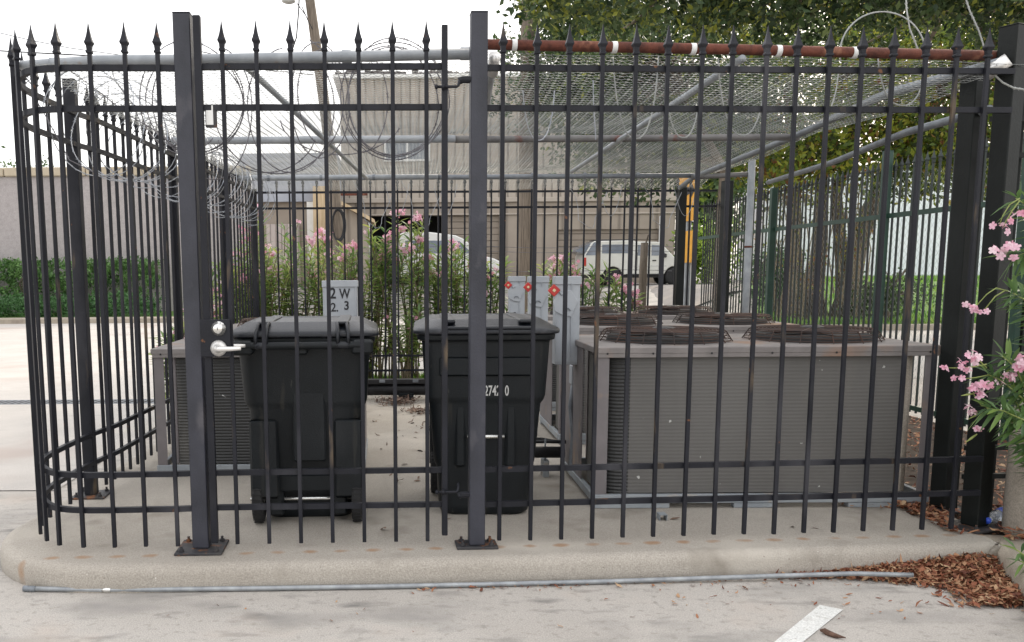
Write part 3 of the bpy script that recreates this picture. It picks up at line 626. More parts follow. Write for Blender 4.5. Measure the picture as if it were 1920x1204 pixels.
q0 = ony(926, 112, 4.36); pipe([q0, (q0.x-.0, 4.50, q0.z-.035), (.66, y2, zc-.05)], .021, 'pipe_pale'); pipe([q0+Vector((0, -.035, .012)), q0+Vector((0, .06, -.05))], .0265, 'satin', 'pipe_cap')
E1 = ony(1874, 118, 4.5); pipe([E1, (2.86, 5.4, zc+.01), (3.02, y2, zc), (3.14, y3, zc-.02), (3.2, 10.3, zc-.07)], .025, 'conduit'); pipe([E1+Vector((.03, -.02, .012)), E1+Vector((-.035, .04, -.045))], .033, 'satin', 'pipe_cap')
pipe([ony(1856, 205, 4.75), ony(1700, 248, 5.7), ony(1560, 305, 7.2), ony(1440, 342, 9.2)], .022, 'conduit')
xs_, ys_ = 3.80, 9.72
pipe([(3.70, 9.55, .125), (3.70, 9.55, ony(1395, 300, 9.55).z)], .036, 'pipe_pale', 'support_pole'); pipe([(3.70, 9.55, ony(1390, 463, 9.55).z-.01), (3.70, 9.55, ony(1390, 463, 9.55).z+.01)], .038, 'pipe_rust', 'rust_band')
pipe([(3.1, 9.6, zc-.03), (3.75, 9.57, zc+.0)], .025, 'pipe_grey_rust')
# clamps on the rear pipe
for x in np.arange(-1.3, 3.0, .55):
    g = MB(); g.tube([(x-.014, y3, zc), (x+.014, y3, zc)], .033, 10); th.part('clamp', g, 'conduit')
# the chain link sheet, sagging between the pipes
a_ = .0265
def top_z(x, y):
    yf = np.where(x < .4, 4.42, 4.5); zf = np.where(x < .4, 2.435, 2.474-.026*(x-.4))
    t1 = np.clip((y-yf)/(y2-yf), 0, 1); t2 = np.clip((y-y2)/(y3-y2), 0, 1); t3 = np.clip((y-y3)/.7, 0, 1)
    z = zf+(zc+.033-zf)*t1; z = z-(.035*np.sin(t1*PI)+.03*np.sin(t2*PI))*(1+.5*np.sin(x*2.1)); z = z-t3*.10
    return z+.004*np.sin(x*9+y*5)
P = []; ny = int((10.35-4.44)/a_); tj = np.arange(ny+1)
for i in range(int(4.75/a_)):
    xx = -1.72+i*a_+((tj+i) % 2)*a_; yy = 4.44+tj*a_; zz = top_z(xx, yy)+.003*((tj % 2)*2-1.)
    sh = np.where(yy > 9, 0, 0); P.append(np.stack([xx+.05*(yy-4.4)*np.clip(xx/3, 0, 1)+(yy-4.4)*.02, yy, zz], 1))
wires_mesh(P, .00135, 'chain_link', 'chain_wire', th.o, th.loc)

# ================================================================ razor wire
BARB = None
def razor(name, strands, label, mt='razor', group='coils of razor wire on the enclosure', r=.0028, barb=.075):
    """strands: lists of points; each wire a thin tube with four-bladed barbs"""
    allp = [p for s_ in strands for p in s_]; base = Vector((sum(p[0] for p in allp)/len(allp), sum(p[1] for p in allp)/len(allp), min(p[2] for p in allp)))
    th = Thing(name, base, label, 'razor wire', group); g = MB(); gb = g
    for s_ in strands:
        s_ = [Vector(p) for p in s_]; g.tube(s_, r, 5); acc = random.random()*barb
        for a, b in zip(s_[:-1], s_[1:]):
            L = (b-a).length
            if L < 1e-6: continue
            t = (b-a)/L; n1 = t.orthogonal().normalized(); n1 = Matrix.Rotation(random.random()*6.28, 3, t) @ n1; n2 = t.cross(n1)
            while acc < L:
                c = a+t*acc; 
                for q, w in ((n1, n2), (-n1, -n2)):
                    gb.add([c-t*.004, c+q*.010+t*.018, c+t*.004+w*.0015], [(0, 1, 2)]); gb.add([c-t*.004, c+q*.010-t*.018, c+t*.004-w*.0015], [(0, 1, 2)])
                gb.add([c-t*.017+n2*.0032, c+t*.017+n2*.0032, c+t*.017-n2*.0032, c-t*.017-n2*.0032], [(0, 1, 2, 3)])
                acc += barb
            acc -= L
    th.part('strand', g, mt); return th
def loop(cx, cz, y, rx, rz, a0=0, a1=360, ny=0, dy=.04, n=44, jit=.004, tilt=0):
    out = []
    for i in range(n+1):
        a = math.radians(a0+(a1-a0)*i/n); w = jit*math.sin(a*3+ny)
        out.append((cx+(rx+w)*C_(a)*C_(tilt), y+dy*S(a+ny)+rx*C_(a)*S(tilt), cz+(rz+w)*S(a)))
    return out
def pxloop(px, py, rx, rz, y, **k): c = ony(px, py, y); s_ = y/F; return loop(c.x, c.z, y, rx*s_, rz*s_, **k)
L = [pxloop(738, 188, 96, 106, 4.62, ny=.3), pxloop(742, 190, 88, 98, 4.60, ny=1.2, jit=.008), pxloop(746, 184, 92, 101, 4.66, ny=2.2, jit=.007), pxloop(735, 194, 84, 92, 4.68, ny=3, jit=.006), pxloop(680, 190, 44, 90, 4.7, a0=-150, a1=95, ny=1), pxloop(640, 225, 110, 62, 4.75, a0=180, a1=345)]
razor('razor_wire', L, 'tight bundle of round razor wire loops hanging at the hinge side of the gate', 'razor_old')
L = [pxloop(545, 205, 78, 112, 4.66, ny=.4, a0=100, a1=420), pxloop(520, 190, 118, 128, 4.72, a0=-170, a1=60, ny=1), pxloop(600, 190, 52, 100, 4.7, ny=2), pxloop(605, 180, 45, 85, 4.62, a0=60, a1=300), pxloop(500, 250, 90, 70, 4.8, a0=190, a1=350)]
razor('razor_wire', L, 'loose wide razor wire loops crossing the middle of the gate top', 'razor_old')
L = [pxloop(365, 190, 88, 92, 4.62, ny=.3), pxloop(370, 195, 80, 86, 4.60, ny=1.6, jit=.007), pxloop(358, 188, 92, 98, 4.66, ny=2.6, jit=.006), pxloop(362, 250, 40, 30, 4.7, a0=200, a1=340), pxloop(400, 210, 70, 120, 4.75, a0=-120, a1=80)]
razor('razor_wire', L, 'round razor wire loops hanging behind the lock-side gate post', 'razor_old')
# concertina along the left edge of the canopy, two coils
for (r0, zoff, ph, lab, y0, y1, nl) in ((.27, -.10, 0, 'long bright concertina coil along the left fence nearest the street corner', 4.75, 7.3, 7), (.27, -.10, 1.3, 'bright concertina coil continuing along the rear half of the left fence', 7.3, 10.3, 8)):
    pts = []; N = nl*30
    for i in range(N+1):
        t = i/N; a = 2*PI*nl*t+ph; rr = r0*(1+.10*math.sin(i*.37)); y = y0+(y1-y0)*t
        pts.append((-1.60+.02*(y-5)*.3+rr*C_(a)+.03*math.sin(i*.11), y+.05*math.sin(a*2), 2.36+zoff+rr*.95*S(a)))
    pts2 = [(-1.56+.006*(p[1]-5)-(p[0]+1.60)*.92, p[1]+.07, p[2]*.98+.05) for p in pts]
    pts3 = [(p[0]*1.0+.05, p[1]+.02, p[2]-.03) for p in pts]
    razor('razor_wire', [pts, pts2], lab, 'razor', r=.0026, barb=.07)
# crushed wire on the finials of the left run
L = []
for k in range(9):
    y0 = 5.0+random.random()*4; p = Vector((-1.74, y0, 2.52)); s_ = []
    for i in range(26): s_.append(tuple(p)); p = p+Vector((random.gauss(0, .035), .05, random.gauss(0, .03))); p.x = max(-1.84, min(-1.62, p.x)); p.z = max(2.36, min(2.58, p.z))
    L.append(s_)
razor('razor_wire', L, 'crushed tangle of bright razor wire lying over the spear tops of the left fence', 'razor', r=.0022, barb=.05)
# left corner wisp
L = [[tuple(ony(x, y, 4.8)) for x, y in ((28, 140), (40, 146), (52, 150), (60, 160), (66, 185), (90, 225), (130, 300), (190, 330))], [tuple(ony(x, y, 4.75)) for x, y in ((22, 165), (34, 150), (46, 140), (58, 148), (48, 156), (30, 152))],
     [tuple(ony(x, y, 5)) for x, y in ((120, 125), (170, 160), (240, 215), (300, 250), (335, 290))], [tuple(ony(x, y, 5)) for x, y in ((205, 110), (215, 150), (240, 185), (270, 215))]]
razor('razor_wire', L, 'few stray razor wire strands at the open pipe end over the curved corner', 'razor_old', barb=.07)
# hanging U strands under the rusty pipe
def hang(px, py0, pb, hw, y=4.7, lean=0): 
    c = []
    for i in range(25):
        t = -1+2*i/24; c.append(tuple(ony(px+hw*t*(1-.18*abs(t)**3)+lean*t*8, pb-(pb-py0)*(abs(t)**2.4), y+.05*t)))
    return c
labs = ['razor wire loop hanging below the rusty pipe beside the white diagonal pipe', 'narrow razor wire loop hanging where the white diagonal pipe crosses', 'razor wire loop hanging between the third and fourth pickets after the diagonal pipe', 'wide razor wire loop under the middle of the rusty pipe', 'shallow razor wire loop toward the right end of the rusty pipe']
for (px, p0, pb, hw, y), lb in zip([(1192, 105, 260, 52, 4.7), (1281, 150, 258, 40, 4.75), (1392, 110, 254, 56, 4.7), (1528, 125, 228, 55, 4.72), (1692, 110, 198, 56, 4.72)], labs):
    razor('razor_wire', [hang(px, p0, pb, hw, y)], lb, 'chain_wire', 'single hanging razor wire loops', r=.0034, barb=.06)
razor('razor_wire', [hang(1010, 170, 263, 36, 4.8), [tuple(ony(x, y, 4.8)) for x, y in ((1112, 150), (1113, 200), (1117, 262))]], 'thin weathered razor wire loop just right of the thick hinge post', 'razor', 'single hanging razor wire loops', r=.003, barb=.06)
razor('razor_wire', [[tuple(ony(1655+80*C_(math.radians(a)), 100-78*S(math.radians(a)), 4.6)) for a in range(190, -15, -8)]], 'razor wire arch rising above the rusty pipe against the oak leaves', 'chain_wire', 'single hanging razor wire loops', r=.0038, barb=.055)
razor('razor_wire', [[tuple(ony(x, y, 4.6)) for x, y in ((1697, -30), (1700, 20), (1706, 55), (1720, 90), (1728, 110))], [tuple(ony(x, y, 4.6)) for x, y in ((1803, -25), (1818, 20), (1836, 60), (1846, 92))]], 'two upright razor wire strands reaching up from the pipe into the oak leaves', 'chain_wire', 'single hanging razor wire loops', r=.0036, barb=.055)
razor('razor_wire', [[tuple(ony(x, y, 4.45)) for x, y in ((1862, 128), (1866, 142), (1880, 155), (1900, 165), (1925, 169), (1960, 165))]], 'short razor wire hook hanging from the pale pipe cap at the end post', 'chain_wire', 'single hanging razor wire loops', r=.0042, barb=.05)
# thin strands drooping in front of the back fence
for (x0, lb) in ((700, 'thin wire drooping before the dark garage opening'), (790, 'thin wire loop drooping above the white van'), (1100, 'thin wire drooping in front of the garage door'), (1240, 'thin wire looped by the dark rear corner post')):
    razor('razor_wire', [[tuple(ony(x0+35*t+5*math.sin(t*7), 350+75*(1-(t-.1)**2)+4*math.sin(t*11), 10.2)) for t in np.linspace(-1, 1, 16)], [tuple(ony(x0+45+22*t, 345+60*(1-t*t), 10.25)) for t in np.linspace(-1, 1, 12)]], lb, 'razor', 'single hanging razor wire loops', r=.003, barb=.09)

# ================================================================ wheeled bins
def rrect(w, d, r, cy=0, n=5):
    out = []
    for cx_, cy_, a0 in ((w/2-r, d/2-r, 0), (-w/2+r, d/2-r, 90), (-w/2+r, -d/2+r, 180), (w/2-r, -d/2+r, 270)):
        for i in range(n+1): a = math.radians(a0+90*i/n); out.append((cx_+r*C_(a), cy+cy_+r*S(a)))
    return out
def loft(secs, n=5, capb=True, capt=True):
    g = MB(); vv = []; N = 4*(n+1)
    for z, w, d, r, cy in secs: vv += [(x, y, z) for x, y in rrect(w, d, r, cy, n)]
    f = [(k*N+i, k*N+(i+1) % N, (k+1)*N+(i+1) % N, (k+1)*N+i) for k in range(len(secs)-1) for i in range(N)]
    if capb: f.append(tuple(range(N-1, -1, -1)))
    if capt: f.append(tuple(range((len(secs)-1)*N, len(secs)*N)))
    g.add(vv, f); return g
def bin_(loc, rz, label, front):
    th = Thing('wheeled_bin', loc, label, 'bin', 'black wheeled bins inside the gate', rz)
    P = lambda *a, **k: th.part(*a, local=True, **k)
    b = loft([(.0, .44, .44, .07, -.06), (.02, .49, .48, .08, -.06), (.06, .50, .50, .08, -.06), (.25, .515, .53, .08, -.055), (.30, .55, .62, .08, -.02), (.62, .60, .70, .08, -.01), (.645, .63, .72, .08, -.01), (.67, .645, .735, .08, -.01), (.95, .68, .78, .08, 0), (.965, .685, .785, .08, 0), (.97, .73, .83, .09, 0), (1.0, .735, .835, .09, 0)])
    body = P('body', b, 'bin', smooth=True, bevel=.006)
    lid = loft([(1.0, .745, .85, .09, 0), (1.006, .775, .885, .10, 0), (1.022, .775, .885, .10, 0), (1.034, .755, .865, .10, 0), (1.046, .70, .80, .10, 0), (1.075, .60, .66, .09, .0), (1.078, .52, .60, .08, .0), (1.070, .47, .55, .06, 0)])
    for x in (-.2, .2): lid.bbox((x, -.02, 1.068), (.07, .78, .022), .006)
    lid.bbox((0, -.41, 1.035), (.46, .07, .02), .006); lidp = P('lid', lid, 'bin_lid', smooth=True, bevel=.004)
    for sx in (-1, 1):          # wheels at the back
        R = Matrix.Rotation(PI/2, 3, 'Y'); g = MB(); g.lathe([(.075, -.026), (.112, -.028), (.124, -.018), (.126, 0), (.124, .018), (.112, .028), (.075, .026)], (sx*.262, .245, .126), 30, mx=R)
        for k in range(30):
            a = 2*PI*k/30; g.bbox((sx*.262, .245+.1255*C_(a), .126+.1255*S(a)), (.05, .008, .004), .001, mx=Matrix.Rotation(a-PI/2, 3, 'X'))
        w = P('wheel', g, 'tyre', smooth=True, bevel=.002); g = MB(); g.lathe([(.074, -.02), (.06, -.010), (.02, -.008), (.018, -.03), (.018, .03), (.02, .008), (.06, .010), (.074, .02)], (sx*.262, .245, .126), 24, mx=R); P('rim', g, 'rim', parent=w, smooth=True)
    g = MB(); g.tube([(-.31, .245, .126), (.31, .245, .126)], .010, 10); P('axle', g, 'chrome', smooth=True)
    # axle housing, back channel, handle, hinge straps
    g = MB(); g.bbox((0, .225, .215), (.42, .09, .10), .012); g.bbox((-.17, .22, .12), (.08, .10, .17), .012); g.bbox((.17, .22, .12), (.08, .10, .17), .012)
    g.bbox((-.02, .352, .60), (.17, .02, .50), .009); g.bbox((.22, .327, .36), (.15, .03, .42), .012); g.bbox((-.22, .327, .36), (.15, .03, .42), .012); P('back_ribs', g, 'bin', smooth=True, bevel=.004)
    g = MB(); g.tube([(-.30, .47, .965), (.30, .47, .965)], .019, 12)
    for sx in (-1, 1): g.bbox((sx*.30, .435, .955), (.11, .10, .075), .012)
    g.bbox((0, .425, .945), (.05, .07, .06), .01); P('handle', g, 'bin', smooth=True, bevel=.004)
    for sx in (-1, 1):
        g = MB()
        for s_ in (-1, 1): g.tube([(sx*.20+s_*.022, .36, 1.075), (sx*.20+s_*.024, .42, 1.065), (sx*.205+s_*.026, .468, 1.03), (sx*.205+s_*.026, .483, .975)], .0095, 8)
        g.bbox((sx*.205, .475, .965), (.065, .035, .035), .008); g.bbox((sx*.2, .38, 1.073), (.06, .05, .014), .004); P('hinge_strap', g, 'bin_lid', parent=lidp, smooth=True)
    # front recess and grab bar
    g = MB(); g.tube([(-.10, -.358, .45), (.10, -.358, .45)], .011, 12); P('grab_bar', g, 'chrome', smooth=True)
    g = MB()
    for sx in (-1, 1): g.bbox((sx*.135, -.335, .45), (.06, .05, .34), .014)
    g.bbox((0, -.337, .605), (.32, .04, .035), .012); g.bbox((0, -.385, .83), (.50, .02, .10), .008); P('front_ribs', g, 'bin', smooth=True, bevel=.004)
    if front:
        text_mesh('02742  0', .076, 'white_ink', 'number', th.o, front[0], (PI/2-.03, 0, 0), ext=.0006, sx=.56, bold=.0012)
    return th
bin_((-.475, 4.985, .125), PI+.03, 'black wheeled bin turned backwards with its wheels and hinge straps toward the gate', None)
b2 = bin_((.497, 5.13, .125), -.03, 'black wheeled bin facing front with white number, behind the thick hinge post', [(-.032, -.3825, .675)])

# ================================================================ condensing units
def ac(name, loc, rz, W, D, z0, z1, fans, label, fr, mirror=False, grp='grey condensing units in rows'):
    th = Thing(name, (loc[0], loc[1], .125), label, 'air conditioner', grp, rz); P = lambda *a, **k: th.part(*a, local=True, **k); o0 = .125; z0 -= o0; z1 -= o0
    MX = (lambda x: W-x) if mirror else (lambda x: x)
    g = MB(); g.bbox((W/2, D/2, z1-.018), (W+.03, D+.03, .036), .004); g.bbox((W/2, -.006, z1-.04), (W+.012, .012, .035), .002)
    top = P('top_panel', g, 'ac_top'); R = random.Random(int(loc[1]*100))
    g = MB()
    for x in (.05, .3, .62, .95, 1.3, W-.05):
        if x < W: g.lathe([(.006, 0), (.006, .003)], (x, -.0135, z1-.035), 8, mx=MY)
    P('screws', g, 'ac_dark', parent=top)
    for x in (0, W):
        for y in (0, D):
            g = MB(); sx = 1 if x == 0 else -1; sy = 1 if y == 0 else -1
            g.bbox((x+sx*.0325, y+sy*.0025, (z0+z1)/2), (.065, .004, z1-z0-.04), .001); g.bbox((x+sx*.0025, y+sy*.035, (z0+z1)/2), (.004, .06, z1-z0-.04), .001); P('corner_post', g, 'ac_cab')
    # wrap-round coil : front, curved corner, closed side
    zc0, zc1 = z0+.045, z1-.055; t = .045; y0 = .028; xs0 = .03; xe = W-.17 if W > 1.5 else W-.14
    path = [(xe, y0), (xs0+.16, y0)]+[(xs0+.14-.14*S(a), y0+.14-.14*C_(a)) for a in [PI/2*i/8 for i in range(1, 9)]]+[(xs0, D*.36)]
    full = path
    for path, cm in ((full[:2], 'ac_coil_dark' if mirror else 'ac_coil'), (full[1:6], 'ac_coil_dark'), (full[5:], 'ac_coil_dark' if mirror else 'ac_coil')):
     g = MB(); vv = []; n = len(path)
     for i, (x, y) in enumerate(path):
        a = Vector(path[max(i-1, 0)]); b = Vector(path[min(i+1, n-1)]); tt = (b-a).normalized(); nn = Vector((-tt.y, tt.x))*-1
        for q in (Vector((x, y)), Vector((x, y))-nn*-t):
            for z in (zc0, zc1): vv.append((MX(q.x), q.y, z))
     f = []
     for i in range(n-1): a = i*4; b = a+4; f += [(a, b, b+1, a+1), (a+2, a+3, b+3, b+2), (a, a+2, b+2, b), (a+1, b+1, b+3, a+3)]
     f += [(0, 1, 3, 2), (n*4-4, n*4-2, n*4-1, n*4-3)]; g.add(vv, f); coil = P('coil', g, cm); fixn(coil)
    g = MB(); g.bbox((MX(xe+.018), y0+.03, (zc0+zc1)/2), (.03, .06, zc1-zc0), .006); P('coil_end_plate', g, 'concrete_post' if not mirror else 'ac_cab')
    if not mirror: g = MB(); g.tube([(xe+.03, y0+.036, zc0), (xe+.03, y0+.036, zc1)], .036, 14); P('coil_end_plate', g, 'concrete_post', smooth=True)
    g = MB(); g.bbox((MX(.002), D*.42, (z0+z1)/2), (.006, .06, z1-z0-.06), .001); g.bbox((MX(.004), D*.70, (z0+z1)/2), (.01, D*.50, z1-z0-.07), .003); g.bbox((W*.5, D-.03, (z0+z1)/2), (W-.3, .03, z1-z0-.08), .003)
    P('side_panel', g, 'ac_cab')
    g = MB(); g.bbox((W/2, D*.5, z0+.03), (W*.62, D*.45, .02), .002); g.lathe([(.11, 0), (.11, .3), (.08, .36)], (MX(W*.62), D*.6, z0+.04), 20); P('compressor', g, 'ac_dark')
    g = MB()
    for y in (.006, D-.006): g.bbox((W/2, y, z0+.018), (W+.01, .03, .05), .003)
    for x in (.006, W-.006): g.bbox((x, D/2, z0+.016), (.03, D-.04, .046), .003)
    bs = P('base_rail', g, 'ac_base')
    for x0, x1 in ((.0, .42), (.78, 1.0), (1.42, W)) if W > 1.5 else ((0, .14), (W-.3, W)):
        for y in (.02, D-.02): g = MB(); g.bbox(((x0+x1)/2, y, (z0-.007)/2), (x1-x0, .05, max(.02, z0-.010)), .002); P('skid', g, 'ac_base', parent=bs)
    for cx, cy, r in fans:
        g = MB(); 
        for k in range(9):
            rr = r*(.99-.012*k) if k < 4 else 0; 
            if k < 4: g.tube([(cx+r*(1-.03*k)*C_(a), cy+r*(1-.03*k)*S(a), z1+.010+.016*k) for a in [2*PI*i/40 for i in range(40)]], .0028, 4, closed=True)
        for k in range(15):
            q = r*.90*(1-k/15.5); g.tube([(cx+q*C_(a), cy+q*S(a), z1+.066+.005*(1-q/r)) for a in [2*PI*i/36 for i in range(36)]], .0026, 4, closed=True)
        for k in range(14):
            a = 2*PI*k/14+.1; g.tube([(cx+r*1.02*C_(a), cy+r*1.02*S(a), z1+.002), (cx+r*1.0*C_(a), cy+r*1.0*S(a), z1+.012), (cx+r*.92*C_(a), cy+r*.92*S(a), z1+.060), (cx+r*.88*C_(a), cy+r*.88*S(a), z1+.067), (cx+.03*C_(a), cy+.03*S(a), z1+.074)], .0034, 5)
        gd = P('fan_guard', g, 'guard'); g = MB(); ring = [(r*.86, 0), (r*.86, .03), (r*.83, .045), (r*.80, .03), (r*.80, -.0)]
        g.lathe([(r*.88, .0), (r*.86, .028), (r*.84, .034)], (cx, cy, z1), 40); P('fan_ring', g, 'ac_dark', parent=gd)
        g = MB(); g.lathe([(.07, .0), (.07, .045), (.05, .052)], (cx, cy, z1+.030), 16)
        for k in range(4):
            a = 2*PI*k/4+.4; c = Vector((cx, cy, z1+.045)); v = [c+Vector((q*C_(a+da), q*S(a+da), dz)) for q, da, dz in ((.06, -.3, -.005), (r*.78, -.28, -.008), (r*.78, .28, .018), (.06, .3, .01))]; g.add(v, [(0, 1, 2, 3)])
        P('fan', g, 'fan', parent=gd)
    return th
t1 = ac('condensing_unit', (1.120, 4.96, 0), -.012, 1.86, 1.04, .162, 1.034, [(.50, .50, .385), (1.39, .50, .385)], 'large grey condensing unit with two rusty fan guards directly behind the long front fence', 0)
t2 = ac('condensing_unit', (1.27, 6.88, 0), -.012, 1.86, 1.0, .166, 1.032, [(.50, .48, .385), (1.39, .48, .385)], 'middle grey condensing unit, second one back in the row of three', 0)
t3 = ac('condensing_unit', (1.40, 8.62, 0), -.012, 1.86, 1.0, .166, 1.032, [(.50, .48, .385), (1.39, .48, .385)], 'rearmost grey condensing unit in the row of three by the back fence', 0)
tl = ac('condensing_unit', (-1.567, 5.86, 0), .01, 1.36, .95, .158, .972, [(.60, .47, .44)], 'short grey condensing unit behind the backwards bin, near the lock-side gate post', 0, mirror=True)
tl2 = ac('condensing_unit', (-1.50, 7.75, 0), .01, 1.0, .9, .158, .985, [(.48, .42, .38)], 'dark small condensing unit farthest back on the street side', 0, mirror=True)
# electrical bits on the first unit's side, kept on that unit
def onpart(th, name, g, m, **k): return th.part(name, g, m, **k)
p0 = ony(1068, 700, 5.72); g = MB(); g.bbox((1.155, 5.72, .80), (.07, .09, .12), .004); onpart(t1, 'junction_box', g, 'box_grey')
g = MB(); g.box((1.1585, 5.78, .70), (.004, .07, .13)); onpart(t1, 'rating_label', g, 'label_white')
g = MB(); g.tube([(1.135, 5.70, .75), (1.115, 5.68, .6), (1.13, 5.66, .42), (1.12, 5.66, .24), (1.16, 5.6, .17)], .014, 8); g.tube([(1.165, 5.62, 1.0), (1.16, 5.62, .3)], .009, 8); onpart(t1, 'conduit', g, 'conduit', smooth=True)

# ================================================================ isolator boxes
def isolator(loc, w, d, h, zb, label, tag=True, text=False, pole=True, rz=0):
    th = Thing('electrical_box', (loc[0], loc[1], zb), label, 'electrical box', 'pale grey isolator boxes', rz); P = lambda *a, **k: th.part(*a, local=True, **k)
    g = MB(); g.bbox((0, 0, h/2), (w, d, h), .003); body = P('enclosure', g, 'box_grey')
    g = MB(); g.bbox((0, -.003, h-.026), (w+.012, d+.012, .05), .003); g.box((0, -d/2-.0015, h/2-.03), (w-.022, .003, h-.09)); P('cover', g, 'box_grey')
    g = MB(); g.bbox((w*.13, -d/2-.006, h/2), (.003, .012, h-.08), .001) if not text else g.bbox((w/2-.012, -d/2-.006, h/2), (.008, .01, h-.1), .002); P('edge_flange', g, 'box_grey')
    if text:
        text_mesh('2', .116, 'ink', 'lettering', th.o, (-.080, -d/2-.0035, h-.138), (PI/2, 0, 0), sx=.86, bold=.0025); text_mesh('W', .106, 'ink', 'lettering', th.o, (-.004, -d/2-.0035, h-.138), (PI/2, 0, 0), sx=.74, bold=.0025)
        text_mesh('2.', .096, 'ink', 'lettering', th.o, (-.074, -d/2-.0035, h-.240), (PI/2, 0, 0), sx=.9, bold=.0015); text_mesh('3', .094, 'ink', 'lettering', th.o, (.03, -d/2-.0035, h-.226), (PI/2, 0, 0), sx=.9, bold=.0025)
        g = MB(); g.lathe([(.006, 0), (.004, .006)], (-.0, -d/2-.003, h-.075), 8, mx=MY)
        for x, z in ((-.04, .29), (-.03, .31), (.03, .31), (.02, .4), (-.035, .4), (.035, .43)): g.lathe([(.003, 0), (.002, .003)], (x, -d/2-.003, h-z), 6, mx=MY)
        P('rivet', g, 'conduit')
    else:
        zc_ = h-.165; k = w/.145; pl = [(-.085*k, 0), (-.07*k, .052*k), (-.02*k, .075*k), (.018*k, .078*k), (.062*k, .012*k), (.022*k, -.078*k), (-.03*k, -.07*k), (-.075*k, -.045*k)]
        g = MB(); g.prism([(x-.004, z+zc_) for x, z in pl], -d/2-.016, -d/2-.004); pt = P('handle_plate', g, 'box_grey'); fixn(pt, bevel=.002)
        g = MB(); g.tube([(-.03*k, -d/2-.02, zc_-.045*k), (-.02*k, -d/2-.022, zc_-.028*k), (.0, -d/2-.022, zc_-.028*k), (.012*k, -d/2-.02, zc_-.042*k)], .004, 6); P('hasp', g, 'conduit', parent=pt)
    if tag:
        c = Vector((-w/2-.015, -d/2-.02, h-.085)); g = MB(); Rm = Matrix.Rotation(.75, 3, 'Y'); g.bbox(c, (.055*w/.145, .008, .055*w/.145), .003, mx=Rm); tg = P('warning_tag', g, 'red_tag'); g = MB(); g.bbox(c+Vector((0, -.006, 0)), (.017*w/.145, .006, .017*w/.145), .002, mx=Rm); P('tag_insert', g, 'tag_face', parent=tg)
        g = MB(); g.tube([c+Vector((.03, 0, -.01)), c+Vector((.045, 0, -.03)), c+Vector((.07, 0, -.02))], .003, 5); P('tag_wire', g, 'conduit')
    if pole: g = MB(); g.tube([(0, 0, -(zb-.125)), (0, 0, 0)], .012, 8); P('conduit', g, 'conduit', smooth=True); 
    return th
y = 5.55; a = ony(1062, 518, y); b = ony(1062, 684, y); isolator((a.x+.012, y+.05, 0), .148, .10, a.z-b.z, b.z, 'nearest pale isolator box with red tag, in front of the large grey unit', pole=False)
y = 7.25; a = ony(1011, 518, y); isolator((a.x, y+.05, 0), .150, .10, .53, a.z-.53, 'middle of the three pale isolator boxes with red tags behind the numbered bin')
y = 8.85; a = ony(970, 518, y); isolator((a.x, y+.05, 0), .150, .10, .53, a.z-.53, 'farthest of the three pale isolator boxes with red tags')
y = 7.1; a = ony(637, 526, y); isolator((a.x, y+.06, 0), .268, .12, .55, a.z-.55, 'pale box hand-lettered in black above the backwards bin', tag=False, text=True)

# ================================================================ pipes on the slab
th = Thing('insulated_pipe', (0, 9.5, .125), 'thick black pipe run with a channel on top crossing the slab between the bins', 'pipe')
g = MB(); g.tube([(-1.0, 9.5, .235), (.25, 9.5, .232), (1.35, 9.46, .235)], .062, 16); th.part('pipe', g, 'insul', smooth=True)
g = MB(); g.bbox((.15, 9.48, .322), (2.3, .11, .05), .004); th.part('channel', g, 'insul'); g = MB()
for x in (-.13, .22): g.bbox((x, 9.42, .33), (.06, .012, .03), .002)
th.part('clip', g, 'conduit'); g = MB(); g.bbox((.12, 9.5, .165), (.16, .12, .075), .004); th.part('support_block', g, 'bin')
th = Thing('insulated_pipe', (.9, 5.75, .125), 'short black insulated pipe running into the large grey unit beside the numbered bin', 'pipe')
g = MB(); g.tube([(.55, 5.80, .285), (1.10, 5.78, .285)], .037, 14); g.tube([(1.095, 5.78, .285), (1.10, 5.78, .285)], .042, 14); th.part('pipe', g, 'insul', smooth=True)
g = MB(); g.tube([(.55, 5.84, .345), (1.0, 5.84, .345), (1.12, 5.82, .345)], .012, 8); g.tube([(.62, 5.95, .36), (.98, 5.90, .352), (1.12, 5.86, .33)], .009, 8); th.part('copper_line', g, 'insul', smooth=True)
for x in (.66, .98):
    g = MB(); g.bbox((x, 5.8, .18), (.04, .1, .11), .003); g.tube([(x, 5.8, .23), (x, 5.8, .37)], .006, 6); th.part('pipe_stand', g, 'ac_base')
g = MB(); c = onz(1242, 975, .125); g.bbox((c.x, c.y+.01, .157), (.042, .06, .004), .001); g.bbox((c.x-.019, c.y+.01, .140), (.004, .06, .03), .001); g.bbox((c.x+.019, c.y+.01, .140), (.004, .06, .03), .001)
single('channel_offcut', g, 'ac_base', 'small grey metal channel offcut on the slab in front of the large unit', 'metal scrap')
# ================================================================ things on the ground in front
th = Thing('metal_pole', (.4, 4.0, .0), 'long bent galvanised pole lying along the foot of the kerb', 'pole')
pp = [onz(x, y, .014+.03*max(0, (x-1300)/400)) for x, y in ((62, 1104), (120, 1105), (200, 1106), (330, 1105), (500, 1103), (700, 1100), (900, 1096), (1150, 1090), (1450, 1080), (1600, 1075.5), (1660, 1077), (1712, 1078.5))]
th.part('tube', MB().tube(pp, .0115, 12), 'galv', smooth=True); q = pp[0]; d_ = (pp[1]-pp[0]).normalized()
g = MB(); g.tube([q-d_*.045, q-d_*.02, q-d_*.018, q-d_*.004, q-d_*.002, q+d_*.012], [.014, .0150, .0125, .0150, .0135, .0135], 12); th.part('end_cap', g, 'conduit', smooth=True); g = MB(); g.tube([pp[2]-d_*.02, pp[2]+d_*.02], .0135, 12); th.part('coupling', g, 'chrome', smooth=True)
